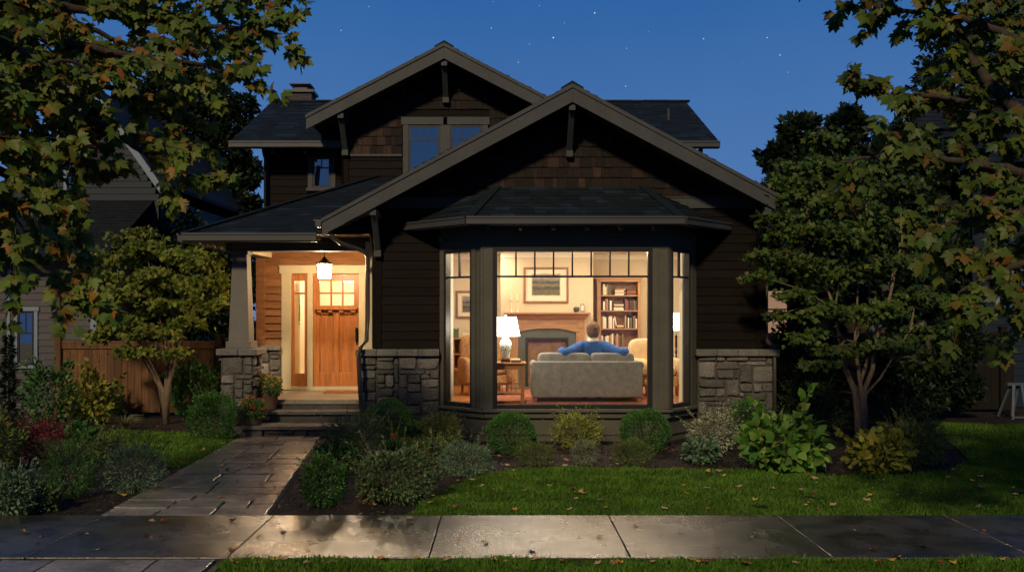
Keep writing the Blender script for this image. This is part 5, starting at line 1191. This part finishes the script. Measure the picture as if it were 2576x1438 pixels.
shrub('boxwood', 'round clipped boxwood under the right end of the bay window', 'shrub', 1558, 1686, 1030, 1135, 'box', 7000, .030, lump=.05, hollow=.72, up=.5, group=bx, jitter=.6)
shrub('boxwood', 'round clipped boxwood before the stone wall right of the bay', 'shrub', 1832, 1932, 1004, 1108, 'box', 3800, .030, lump=.05, hollow=.72, up=.5, group=bx, jitter=.6)
shrub('abelia', 'loose yellow green shrub left of the bay window between two boxwoods', 'shrub', 1050, 1165, 1040, 1122, 'gold', 3200, .040, NARROW, lump=.16, sprigs=30, hollow=.4)
shrub('golden_shrub', 'golden leaved shrub centred under the bay window', 'shrub', 1388, 1520, 1044, 1128, 'gold', 3800, .038, lump=.16, sprigs=34, hollow=.45)
shrub('heather', 'low green mound in front of the left bay boxwood', 'shrub', 1300, 1396, 1115, 1170, 'olive', 2800, .034, NARROW, lump=.12, sprigs=14, hollow=.4)
shrub('lavender_cotton', 'small silver grey shrub in front of the golden shrub', 'shrub', 1434, 1510, 1104, 1167, 'silver', 2600, .024, NARROW, lump=.10, sprigs=16, hollow=.45)
shrub('heather', 'low olive mound in front of the right bay boxwood', 'shrub', 1534, 1645, 1106, 1168, 'olive', 3000, .034, NARROW, lump=.12, sprigs=14, hollow=.4)
shrub('variegated_shrub', 'shrub with white edged leaves right of the bay window', 'shrub', 1722, 1868, 1040, 1132, 'varieg', 2600, .040, lump=.16, sprigs=34, hollow=.4)
shrub('dead_nettle', 'small pale blue green plant in front of the white edged shrub', 'plant', 1718, 1804, 1108, 1163, 'teal', 900, .060, BROAD, lump=.14, sprigs=6, hollow=.5, stems=3)
shrub('hydrangea', 'broad leaved green plant in the right part of the bed', 'plant', 1872, 2078, 1055, 1186, 'broad', 620, .135, BROAD, lump=.14, sprigs=3, hollow=.5, up=.1, stems=9, depth=.7)
shrub('hosta', 'yellow green leafy plant at the foot of the right multi stemmed tree', 'plant', 2135, 2290, 1090, 1185, 'yel', 520, .10, BROAD, lump=.16, sprigs=4, hollow=.45)
shrub('fern_shrub', 'feathery dark green plant right of the yellow green leafy plant', 'plant', 2240, 2375, 1062, 1178, 'olive', 1500, .09, NARROW, lump=.18, sprigs=26, hollow=.35, Yo=.3)
shrub('dark_yew', 'dark spreading evergreen behind the broad leaved plant', 'shrub', 1955, 2130, 960, 1100, 'jap2', 3400, .05, NARROW, lump=.16, sprigs=30, hollow=.5, Yo=.5)
shrub('dark_yew', 'dark evergreen behind the trunks of the right tree', 'shrub', 2170, 2330, 1000, 1095, 'dark', 2400, .06, NARROW, lump=.16, sprigs=20, hollow=.5, Yo=.5)
# bed beside the path
shrub('catmint', 'airy grey green catmint with flower stalks beside the path', 'plant', 812, 972, 1048, 1178, 'sage', 4400, .046, NARROW, lump=.14, sprigs=60, hollow=.3, flowers=('silver', 26, .02, .8))
shrub('small_boxwood', 'small upright boxwood at the corner of the path and the bed', 'shrub', 758, 872, 1146, 1272, 'box', 4200, .030, lump=.13, sprigs=40, hollow=.5)
shrub('sedum', 'wide grey green mound in the middle of the path side bed', 'plant', 888, 1100, 1134, 1262, 'sage', 4600, .042, lump=.10, sprigs=40, hollow=.6, depth=.7, flowers=('brownish', 60, .025, .6))
shrub('artemisia', 'blue green lacy plant at the right end of the path side bed', 'plant', 1098, 1243, 1114, 1194, 'teal', 2600, .048, NARROW, lump=.14, sprigs=16, hollow=.45)
shrub('heuchera', 'low brownish plant in the mulch before the grey green mound', 'plant', 905, 975, 1215, 1262, 'brownish', 260, .06, BROAD, hollow=.4, lump=.15)
shrub('coral_bells', 'low dark green plant tucked between the catmint and the boxwood', 'plant', 960, 1030, 1110, 1165, 'laurel', 700, .05, BROAD, hollow=.4, lump=.15)
def grassclump(label, x, yb, h, spread, n, colk='grassy', w=.008, name='ornamental_grass'):
    gy = CH * FPX / (yb - VY); xc = X(x, gy); root = T(name, label, 'plant', (xc, gy, 0)); q = MB()
    for i in range(n):
        t = random.uniform(0, 6.28); L = h * random.uniform(.6, 1.1); r = spread * random.uniform(.3, 1); dx, dy = math.cos(t), math.sin(t); pts = []
        for k in range(5): s = k / 4; pts.append((xc + dx * (.02 + r * s ** 1.6), gy + dy * (.02 + r * s ** 1.6), L * (s * 1.25 - .45 * s ** 3)))
        b = len(q.v); nx, ny = -dy, dx
        for k, p in enumerate(pts): ww = w * (1 - k / 4.2); q.v.append((p[0] - nx * ww, p[1] - ny * ww, p[2])); q.v.append((p[0] + nx * ww, p[1] + ny * ww, p[2] + .003))
        for k in range(4): q.f.append((b + 2 * k, b + 2 * k + 1, b + 2 * k + 3, b + 2 * k + 2))
    O(q, 'blade', LM(colk), root)
grassclump('pale tuft of ornamental grass beside the gate', 312, 1082, .30, .34, 160)
grassclump('olive grassy clump with tall stems behind the grey green mound', 1050, 1158, .36, .28, 300, 'olive', .006)
grassclump('spiky low grass beside the feathery plant on the right', 2330, 1165, .42, .4, 130, 'olive', .008)
gy = CH * FPX / (1150 - VY); rt_ = T('cardinal_flower', 'tall thin stalks with one red bloom rising from the path side bed', 'plant', (X(990, gy), gy, 0)); q = MB()
for dx_, h in ((-.06, .62), (-.02, .50), (.08, .56), (.02, .40)): q.tube([(X(990, gy), gy, 0), (X(990, gy) + dx_ * .6, gy, h * .6), (X(990, gy) + dx_ * 1.4, gy, h)], [.006, .005, .003], 5)
O(q, 'stalk', LM('yel'), rt_); pp_ = rnd(60) * (.03, .03, .05) + (X(990, gy) - .0, gy - .05, .27); leafmesh('bloom', *QUAD, pp_, rnd(60) + (0, 0, .6), rnd(60), .03, LM('red'), rt_)
# left beds
shrub('laurel', 'glossy broad leaved laurel hedge beside the stone pier', 'shrub', 425, 552, 918, 1050, 'laurel', 1700, .075, BROAD, lump=.10, sprigs=20, hollow=.6, up=.8, Yo=.4)
shrub('azalea', 'rounded small leaved shrub in front of the laurel', 'shrub', 470, 600, 985, 1110, 'box', 5200, .034, lump=.10, sprigs=20, hollow=.6)
shrub('witch_hazel', 'yellow green large leaved plant below the neighbour window', 'plant', 175, 285, 940, 1066, 'yel', 520, .10, BROAD, lump=.2, sprigs=6, hollow=.35)
shrub('viburnum', 'dark green shrub left of the yellow green large leaved plant', 'shrub', 60, 200, 925, 1060, 'laurel', 1500, .07, BROAD, lump=.16, sprigs=20, hollow=.5)
shrub('dark_shrub', 'dark shrub in front of the fence beside the gate', 'shrub', 215, 312, 985, 1056, 'laurel', 900, .07, BROAD, lump=.18, sprigs=16, hollow=.45, Yo=.4)
shrub('barberry', 'burgundy red shrub near the left edge', 'shrub', 45, 165, 1062, 1170, 'burg', 3200, .036, lump=.14, sprigs=40, hollow=.45)
shrub('spirea', 'bushy yellow green shrub in the left front bed', 'shrub', 105, 245, 1112, 1250, 'laurel', 4200, .042, NARROW, lump=.14, sprigs=50, hollow=.45)
shrub('candytuft', 'dark spreading plant with white tips beside the left lawn', 'plant', 248, 420, 1122, 1236, 'teal', 3800, .042, NARROW, lump=.12, sprigs=40, hollow=.5, flowers=('silver', 60, .022, .5), depth=.7)
shrub('sage_bush', 'blue green bush at the bottom left corner', 'shrub', -30, 96, 1190, 1296, 'teal', 3000, .042, lump=.14, sprigs=30, hollow=.5)
shrub('rose_bush', 'green bush with a red bloom at the left edge', 'shrub', -60, 50, 1050, 1190, 'olive', 2600, .05, lump=.16, sprigs=24, hollow=.5, flowers=('red', 5, .05, .7))
gyc = 14.4; rt_ = T('small_conifer', 'small dark conifer before the neighbour wall at the left edge', 'tree', (X(22, gyc), gyc, 0)); q = MB(); q.tube([(X(22, gyc), gyc, 0), (X(22, gyc), gyc, 1.5)], [.03, .008], 6); O(q, 'trunk', m_bark2, rt_)
n = 2600; t = RNG.random(n) ** 1.3; a = RNG.uniform(0, 6.28, n); r = .26 * (1 - t * .85) * RNG.random(n) ** .5 * (.6 + .4 * np.sin(t * 40)); pp_ = np.stack([X(22, gyc) + r * np.cos(a), gyc + r * np.sin(a), .05 + t * 1.55], 1)
leafmesh('foliage', *NARROW, pp_, np.stack([np.cos(a), np.sin(a), .3 + 0 * a], 1) + rnd(n) * .3, rnd(n) + (0, 0, 1), .09, LM('dark'), rt_)
# fillers that knit the beds together
shrub('geranium', 'low green ground plant between the burgundy shrub and the small lawn', 'plant', 150, 240, 1068, 1130, 'laurel', 1500, .045, BROAD, lump=.18, sprigs=14, hollow=.4)
shrub('geranium', 'low leafy plant behind the white tipped spreading plant', 'plant', 225, 300, 1100, 1160, 'olive', 1300, .045, BROAD, lump=.18, sprigs=14, hollow=.4)
shrub('geranium', 'small green plant in the bottom left bed before the yellow green shrub', 'plant', 85, 150, 1225, 1285, 'sage', 1200, .04, BROAD, lump=.18, sprigs=10, hollow=.4)
shrub('geranium', 'low leafy plant between the small boxwood and the catmint beside the path', 'plant', 800, 900, 1115, 1185, 'laurel', 1500, .045, BROAD, lump=.18, sprigs=16, hollow=.4)
shrub('geranium', 'low green plant between the grey green mound and the blue green lacy plant', 'plant', 1060, 1130, 1105, 1165, 'olive', 1300, .04, BROAD, lump=.18, sprigs=12, hollow=.4)
shrub('geranium', 'low dark plant at the base of the stone wall left of the bay', 'plant', 1010, 1070, 1065, 1118, 'laurel', 900, .045, BROAD, lump=.18, sprigs=10, hollow=.4)
# flower pots
m_pot = M('brown glazed pot', (.15, .105, .07), .5, .3, 8, bump=.2, fine=.3); m_pot2 = M('dark green grey pot', (.09, .085, .06), .6, .3, 8, bump=.2, fine=.3)
def pot(label, x, y, z, r0, r1, h, mat, gh, gr, flower, nfl, ls):
    p = T('flower_pot', label, 'flower pot', (x, y, z)); q = MB(); q.lathe((x, y, z), [(r0, .001), (r0 * 1.04, .02), (r1 * .94, h * .85), (r1, h * .88), (r1, h), (r1 * .88, h), (r1 * .85, h * .9), (.01, h * .88)], 24); O(q, 'pot', mat, p, smooth=True)
    pts, d = shell(1300, (gr, gr, gh), .12, 3, .4); pts = pts + (x, y, z + h + gh * .25); k = pts[:, 2] > z + h * .7; pts, d = pts[k], d[k]
    leafmesh('foliage', *QUAD, pts, d + rnd(len(pts)) * .7, rnd(len(pts)) + (0, 0, .5), ls, LM('laurel'), p)
    pts, d = shell(nfl, (gr * 1.03, gr * 1.03, gh * 1.05), .12, 3, .9); pts = pts + (x, y, z + h + gh * .25); pts = pts[pts[:, 2] > z + h + gh * .25]
    P2 = np.repeat(pts, 6, 0) + rnd(len(pts) * 6) * .012; leafmesh('flower', *QUAD, P2, rnd(len(P2)) + (0, -.3, .6), rnd(len(P2)) + (0, -.8, .5), .026, LM(flower, .2), p)
pot('tall brown pot of yellow and orange flowers on the upper step', X(677, 14.98), 14.98, .37, .11, .165, .34, m_pot, .17, .22, 'flower', 130, .04)
pot('squat pot of red flowers on the lowest step beside the stone pier', X(636, 14.44), 14.44, .19, .12, .165, .20, m_pot2, .18, .21, 'red', 120, .04)

# ------------------------------------------------------------------ trees
def tree_leaves(root, name, pos, tip, nor, size, tmpl, mat): return leafmesh(name, *tmpl, pos, tip, nor, size, mat, root)
def limbtree(name, label, base, trunk, limbs, colk, ls, per=9, twig=(.22, .55), bark=m_bark2, step=.13, tr=.35, droop=.35, tmpl=MAPLE, r0=.06, twr=.0035, spread=.8):
    root = T(name, label, 'tree', base); tb_ = MB(); tb_.tube(trunk[0], trunk[1], 12); O(tb_, 'trunk', bark, root, smooth=True)
    q = MB(); Pp, Tt, Nn = [], [], []; pet = MB()
    for ctl, *opt in limbs:
        dens = opt[0] if opt else 1.0; r0_ = opt[1] if len(opt) > 1 else r0; start = opt[2] if len(opt) > 2 else 0.
        c = [np.array(P(*p)) for p in ctl]; pts = []
        for i in range(len(c) - 1):                        # Catmull-Rom
            p0, p1, p2, p3 = c[max(i - 1, 0)], c[i], c[i + 1], c[min(i + 2, len(c) - 1)]
            for k in range(7):
                t = k / 7; pts.append(.5 * ((2 * p1) + (-p0 + p2) * t + (2 * p0 - 5 * p1 + 4 * p2 - p3) * t * t + (-p0 + 3 * p1 - 3 * p2 + p3) * t ** 3))
        pts.append(c[-1]); pts = [p + np.array([random.uniform(-.012, .012) for _ in range(3)]) for p in pts]
        m_ = len(pts); q.tube([tuple(p) for p in pts], [r0_ * (1 - .9 * i / (m_ - 1)) + .003 for i in range(m_)], 7)
        acc_ = 0
        for i in range(m_ - 1):
            seg = pts[i + 1] - pts[i]; L = np.linalg.norm(seg); acc_ += L; dirn = seg / L
            if i / m_ < start: continue
            while acc_ > step / dens:
                acc_ -= step / dens; o = pts[i] + seg * random.random()
                side = np.array([random.gauss(0, 1), random.gauss(0, .8), random.gauss(0, .8)]); side -= side.dot(dirn) * dirn; side /= np.linalg.norm(side) + 1e-6
                d = dirn * random.uniform(.3, 1.0) + side * spread; d /= np.linalg.norm(d); TL = random.uniform(*twig) * (1.15 - .4 * i / m_)
                e1 = o + d * TL * .5; e2 = e1 + (d + np.array((0, 0, -droop))) * TL * .5; q.tube([tuple(o), tuple(e1), tuple(e2)], [twr * 1.6, twr, twr * .5], 4, False)
                for k in range(per):
                    t = random.uniform(.15, 1.05); b_ = o + (e1 - o) * min(1, t * 2) + (e2 - e1) * max(0, t * 2 - 1)
                    off = np.array([random.gauss(0, .5), random.gauss(0, .5), random.gauss(-.25, .4)]); off /= np.linalg.norm(off) + 1e-6; pl = random.uniform(.03, .08) * ls / .12
                    Pp.append(b_ + off * pl); Tt.append(off * .7 + np.array((d[0] * .5, d[1] * .3, -.75)) + np.array([random.gauss(0, .3) for _ in range(3)]))
                    Nn.append(np.array((random.gauss(0, .45), -.75 + random.gauss(0, .4), .55 + random.gauss(0, .35))))
    O(q, 'branch', bark, root, smooth=True)
    n = len(Pp); tree_leaves(root, 'crown', np.array(Pp), np.array(Tt), np.array(Nn), ls * RNG.uniform(.45, 1.25, n), tmpl, LM(colk, tr)); print(name, n); return root
tX, tY = -5.9, 6.4
limbtree('maple_tree', 'large maple with turning leaves whose branches overhang the left of the garden', (tX, tY, 0),
    ([(tX, tY, 0), (tX + .05, tY, 1.2), (tX - .05, tY + .05, 2.4), (tX + .1, tY, 3.6), (tX, tY + .1, 5.2), (tX + .2, tY + .3, 6.5)], [.24, .19, .17, .16, .12, .07]),
    [([(-800, -200, 6.5), (-100, -90, 7.0), (150, 10, 7.3), (380, 50, 7.6), (580, 70, 7.8), (735, 62, 7.9)], 1.0, .05),
     ([(-800, 0, 6.5), (-80, 60, 6.9), (120, 100, 7.2), (330, 140, 7.4), (500, 160, 7.7), (620, 205, 7.8)], 1.0, .05),
     ([(-800, 100, 6.4), (-60, 200, 6.7), (120, 250, 7.0), (280, 330, 7.2), (400, 410, 7.3), (500, 465, 7.4)], .95, .045),
     ([(-800, 150, 6.4), (-60, 110, 6.6), (140, 190, 7.2), (300, 230, 7.6), (420, 300, 7.9), (455, 380, 8.0)], 1.0, .045),
     ([(-800, 200, 6.4), (-80, 400, 6.5), (60, 480, 6.7), (160, 560, 6.8), (235, 650, 6.9)], 1.0, .045),
     ([(-800, 300, 6.4), (-100, 560, 6.2), (20, 620, 6.3), (110, 680, 6.4), (180, 745, 6.4)], 1.15, .04),
     ([(-800, 250, 6.4), (-120, 330, 6.2), (20, 350, 6.4), (110, 420, 6.6), (190, 470, 6.8)], 1.0, .04),
     ([(-800, -300, 6.5), (0, -120, 7.3), (250, -50, 7.6), (450, -30, 7.8), (640, 0, 8.0), (700, 30, 8.0)], 1.0, .05),
     ([(-800, -100, 6.6), (0, -20, 8.0), (200, 60, 8.4), (350, 120, 8.7), (520, 110, 9.0)], .9, .045),
     ([(-800, 50, 6.6), (0, 120, 7.6), (120, 220, 8.0), (200, 300, 8.2)], 1.0, .045),
     ([(-800, -50, 6.6), (-60, -10, 7.2), (100, 40, 7.6), (230, 10, 7.9), (420, 20, 8.1)], 1.0, .045),
     ([(-800, 220, 6.4), (-100, 270, 6.8), (60, 290, 7.2), (180, 400, 7.5), (260, 440, 7.6)], 1.0, .04),
     ([(-800, 220, 6.4), (-100, 180, 6.2), (40, 210, 6.4), (160, 150, 6.6), (260, 200, 6.8)], 1.0, .04),
     ([(-800, 280, 6.3), (-120, 470, 5.9), (-10, 500, 6.0), (60, 570, 6.1)], 1.0, .035)],
    'maple', .094, per=27, step=.11)
tX, tY = 6.4, 7.4
limbtree('maple_tree', 'large dark maple whose branches overhang the right of the garden', (tX, tY, 0),
    ([(tX, tY, 0), (tX - .05, tY, 1.2), (tX + .05, tY + .05, 2.2), (tX - .1, tY, 3.4), (tX, tY + .1, 5), (tX - .2, tY + .3, 6.3)], [.22, .18, .16, .15, .12, .07]),
    [([(3250, 600, 7.4), (2760, 420, 7.3), (2590, 300, 7.4), (2480, 200, 7.6), (2400, 60, 7.8), (2330, -60, 8.0)], 1.0, .09),
     ([(3250, 300, 7.4), (2740, 160, 7.3), (2560, 100, 7.4), (2400, 40, 7.6), (2260, 30, 7.8), (2190, 50, 7.9)], 1.0, .05),
     ([(2590, 310, 7.4), (2480, 270, 7.6), (2340, 240, 7.8), (2230, 240, 7.9), (2120, 205, 8.0)], .85, .035),
     ([(3250, 550, 7.2), (2760, 480, 7.0), (2560, 430, 7.0), (2380, 400, 7.2), (2230, 390, 7.3), (2110, 410, 7.4)], 1.0, .05),
     ([(3250, 600, 7.2), (2760, 560, 6.7), (2560, 530, 6.8), (2400, 560, 7.0), (2280, 590, 7.1)], 1.1, .045),
     ([(3250, 650, 7.0), (2760, 640, 6.5), (2600, 660, 6.5), (2480, 700, 6.6), (2400, 745, 6.7)], 1.05, .045),
     ([(3250, 650, 7.0), (2780, 690, 6.2), (2660, 720, 6.2), (2570, 760, 6.3)], 1.0, .04),
     ([(3250, 0, 7.4), (2700, -60, 7.2), (2450, -70, 7.4), (2220, -60, 7.6), (2010, -25, 7.7)], .85, .05),
     ([(3250, 500, 7.4), (2760, 420, 7.8), (2620, 450, 8.0), (2520, 500, 8.2), (2440, 560, 8.4)], 1.0, .045),
     ([(3250, 600, 7.4), (2760, 600, 7.6), (2640, 600, 7.8), (2530, 640, 8.0), (2440, 660, 8.1)], 1.0, .045),
     ([(3250, 400, 7.4), (2740, 330, 7.6), (2560, 360, 8.0), (2400, 330, 8.2), (2290, 320, 8.3)], 1.0, .05),
     ([(3250, 200, 7.4), (2760, 60, 7.8), (2600, 0, 8.2), (2500, 60, 8.4), (2420, 130, 8.6)], 1.0, .05)],
    'maple2', .096, per=24, step=.115)

def padtree(name, label, x, yb, stems, pads, colk, ls, n, tmpl=STAR, bark=m_bark, base_r=.06, Yb=None, tr=.35):
    gy = Yb or CH * FPX / (yb - VY); bxx = X(x, gy); root = T(name, label, 'tree', (bxx, gy, 0)); tr_ = MB(); br = MB()
    ends = []
    for i, (ctl, r) in enumerate(stems):
        pts = [(X(a, gy + d), gy + d, max(0, Z(b, gy + d)) if j else 0) for j, (a, b, d) in enumerate(ctl)]
        (tr_).tube(pts, [r * (1 - .72 * j / (len(pts) - 1)) for j in range(len(pts))], 9); ends += [pts[-1], pts[-2]]
    P_, T_, N_ = [], [], []
    tot = sum(p[2] * p[3] for p in pads)
    for (a, b, w_, h_, d) in pads:
        Y_ = gy + d; c = np.array(P(a, b, Y_)); rw = w_ * Y_ / FPX; rh = h_ * Y_ / FPX; k = int(n * w_ * h_ / tot)
        e = min(ends, key=lambda q_: (q_[0] - c[0]) ** 2 + (q_[1] - c[1]) ** 2 + 2 * (q_[2] - c[2] + .3) ** 2)
        mid = (np.array(e) + c) / 2 + (0, 0, .08); br.tube([tuple(e), tuple(mid), tuple(c)], [.018, .012, .006], 5)
        nb_ = 9; 
        for s in range(nb_):
            t = 2 * PI * s / nb_ + random.random(); L = rw * random.uniform(.5, 1.2); dv = np.array((math.cos(t), math.sin(t) * .8, random.uniform(-.25, .45) * rh / rw * 1.6)); e2 = c + dv * L
            br.tube([tuple(c), tuple(c + dv * L * .5 + (0, 0, .04)), tuple(e2)], [.006, .004, .002], 3, False)
            kk = k // nb_; tt = RNG.random(kk) ** .6; pp = c + dv * L * tt[:, None] + RNG.normal(size=(kk, 3)) * (rw * .17, rw * .17, rh * .24); pp[:, 2] -= .12 * rw * tt ** 2
            P_.append(pp); T_.append(dv * .5 + rnd(kk) * .9 + (0, 0, -.35)); N_.append(rnd(kk) * .8 + (0, -.45, .6))
    O(tr_, 'trunk', bark, root, smooth=True); O(br, 'branch', bark, root)
    pp = np.concatenate(P_); leafmesh('crown', *tmpl, pp, np.concatenate(T_), np.concatenate(N_), ls * RNG.uniform(.6, 1.2, len(pp)), LM(colk, tr), root); return root
padtree('japanese_maple', 'small multi stemmed japanese maple left of the porch, lit by the lantern', 418, 1066,
    [([(418, 1066, 0), (412, 985, 0), (385, 930, 0), (350, 860, -.1), (320, 780, -.1), (295, 700, 0)], .055), ([(418, 1066, 0), (418, 975, 0), (420, 900, .05), (400, 800, .1), (380, 690, .1)], .045),
     ([(418, 1066, 0), (425, 960, 0), (440, 900, 0), (450, 860, -.1), (480, 790, -.2), (500, 740, -.2)], .05), ([(418, 1066, .02), (424, 970, .1), (432, 880, .2), (435, 780, .3), (420, 660, .3)], .04), ([(418, 1050, 0), (400, 970, 0), (360, 900, -.3), (310, 850, -.3), (250, 800, -.2)], .035)],
    [(360, 620, 75, 32, 0), (450, 640, 60, 34, -.2), (300, 650, 70, 34, .1), (520, 662, 55, 30, -.4), (250, 700, 60, 36, 0), (400, 690, 80, 34, -.2), (500, 715, 68, 34, -.5), (330, 735, 80, 36, -.3), (235, 770, 52, 34, 0), (430, 765, 75, 34, -.1), (530, 765, 42, 28, -.5),
     (300, 800, 70, 32, -.4), (380, 830, 70, 28, -.5), (445, 885, 36, 20, -.7), (255, 840, 48, 28, -.2), (330, 880, 56, 24, -.5), (470, 810, 50, 24, -.2), (365, 590, 45, 22, .2), (540, 700, 40, 24, -.5)],
    'jap', .078, 8200, MAPLE)
padtree('japanese_maple', 'multi stemmed tree with pale grey trunks right of the house', 2165, 1112,
    [([(2160, 1112, 0), (2158, 1040, 0), (2150, 980, 0), (2128, 930, 0), (2118, 880, 0), (2100, 780, 0), (2060, 660, .1)], .058), ([(2166, 1110, .02), (2168, 1030, 0), (2165, 970, 0), (2155, 900, .1), (2150, 860, .1), (2160, 700, .2)], .045),
     ([(2172, 1112, 0), (2175, 1030, 0), (2172, 985, 0), (2195, 930, 0), (2205, 850, 0), (2240, 740, -.1), (2270, 600, 0)], .055), ([(2172, 1060, .05), (2178, 990, 0), (2215, 950, 0), (2245, 900, -.1), (2290, 830, -.1)], .03), ([(2165, 1060, 0), (2160, 975, .1), (2185, 900, .2), (2190, 800, .3), (2180, 600, .4)], .038)],
    [(2010, 430, 64, 36, .4), (1945, 500, 44, 28, .2), (1960, 590, 50, 28, 0), (2080, 350, 50, 34, .6), (2010, 470, 70, 40, .2), (2110, 500, 90, 48, 0), (1965, 545, 60, 34, 0), (2060, 580, 90, 44, -.2), (2190, 560, 90, 50, .1), (1930, 640, 60, 26, -.3), (2010, 660, 80, 36, -.2), (1910, 695, 50, 22, -.4), (1955, 790, 34, 22, -.2), (2120, 680, 90, 44, 0), (2250, 660, 80, 44, .1), (2000, 740, 60, 28, -.3), (2080, 780, 85, 36, -.3), (2200, 780, 90, 40, 0),
     (2020, 850, 56, 24, -.5), (2100, 880, 70, 26, -.4), (2060, 920, 50, 18, -.6), (2230, 870, 80, 30, -.1), (2320, 830, 66, 32, .1), (2310, 740, 66, 36, 0), (2330, 920, 56, 22, 0), (2150, 600, 80, 40, -.3), (2085, 410, 60, 36, .5), (2180, 420, 70, 44, .5), (2260, 480, 80, 50, .3)],
    'jap2', .082, 9800, MAPLE)
def crowntree(name, label, base, h, trunk_r, blobs, colk, n, ls, tmpl=QUAD, lump=.2):
    root = T(name, label, 'tree', base); q = MB(); q.tube([(base[0], base[1], 0), (base[0] + .1, base[1], h * .5), (base[0], base[1], h * .9)], [trunk_r, trunk_r * .7, trunk_r * .2], 9); O(q, 'trunk', m_bark2, root, smooth=True)
    P_, T_, N_ = [], [], []; tot = sum(b[3] * b[5] for b in blobs); br = MB()
    for x, y, z, rx_, ry_, rz_ in blobs:
        k = int(n * rx_ * rz_ / tot); p, d = shell(k, (rx_, ry_, rz_), lump, random.randrange(999), .25); P_.append(p + (x, y, z)); T_.append(d + rnd(k) * .9 + (0, 0, -.2)); N_.append(rnd(k) + (0, -.2, .5))
        br.tube([(base[0], base[1], max(.4, z - abs(x - base[0]) - rz_ * .5)), (x, y, z)], [trunk_r * .4, trunk_r * .12], 5)
    O(br, 'branch', m_bark2, root); pp = np.concatenate(P_); leafmesh('crown', *tmpl, pp, np.concatenate(T_), np.concatenate(N_), ls * RNG.uniform(.6, 1.3, len(pp)), LM(colk, .15), root)
def BL(lst): return [(*P(x, y, Y_), w_ * Y_ / FPX, w_ * Y_ / FPX * .8, h_ * Y_ / FPX) for x, y, Y_, w_, h_ in lst]
crowntree('dark_tree', 'tall dark tree silhouetted behind the left side of the house', (X(540, 27), 27, 0), 9, .3,
    BL([(520, 250, 27, 60, 55), (590, 320, 27, 46, 40), (470, 330, 27, 80, 60), (560, 390, 27, 80, 45), (620, 440, 27, 40, 36), (500, 470, 26.5, 110, 60), (600, 520, 26.5, 60, 44), (430, 220, 27, 60, 50), (610, 262, 27, 36, 22), (520, 560, 26, 120, 50), (380, 280, 27.5, 60, 60), (640, 560, 26.6, 40, 30), (480, 190, 27, 34, 30)]), 'dark', 26000, .17)
crowntree('dark_tree', 'broad dark tree between the left fence and the neighbour house', (X(400, 21), 21, 0), 5.5, .22,
    BL([(330, 560, 21, 80, 70), (430, 600, 21, 100, 70), (540, 640, 21, 80, 70), (290, 660, 21, 90, 70), (400, 740, 21, 120, 70), (520, 780, 20.5, 90, 70), (600, 700, 21, 60, 90), (600, 830, 20.5, 60, 40)]), 'dark', 16000, .13)
crowntree('dark_tree', 'dark leafy tree silhouetted behind the right tree', (X(2150, 19.6), 19.6, 0), 7, .24,
    BL([(2010, 330, 19.6, 50, 40), (1960, 400, 19.6, 46, 36), (2070, 410, 19.6, 80, 60), (1990, 480, 19.6, 70, 50), (2130, 320, 19.6, 50, 50), (2170, 440, 19.6, 90, 70), (2040, 570, 19.4, 90, 60), (2180, 580, 19.5, 110, 70), (2280, 400, 19.6, 90, 90), (2300, 560, 19.5, 100, 80), (1975, 620, 19.3, 50, 50), (2110, 700, 19.3, 110, 60), (2260, 720, 19.3, 110, 80), (2380, 640, 19.6, 100, 100), (2400, 460, 20, 110, 90), (2360, 820, 19.4, 70, 60)]), 'dark', 24000, .15, MAPLE)
crowntree('dark_hedge_tree', 'low dark bushy tree in front of the right fence', (X(2330, 16.8), 16.8, 0), 1.8, .12,
    BL([(2250, 900, 16.8, 70, 60), (2340, 940, 16.8, 90, 70), (2400, 860, 16.9, 80, 70), (2290, 1000, 16.6, 90, 44), (2060, 900, 16.6, 60, 70), (1990, 860, 16.4, 40, 50), (2030, 980, 16.4, 70, 50), (2420, 970, 16.8, 50, 50)]), 'dark', 14000, .10)
crowntree('dark_tree', 'tall dark tree beyond the right neighbour house', (X(2480, 27), 27, 0), 10, .3,
    BL([(2420, 200, 27, 120, 120), (2560, 120, 27, 120, 120), (2540, 330, 27, 140, 120), (2440, 480, 27, 140, 100), (2600, 520, 27, 120, 120)]), 'dark', 16000, .2)
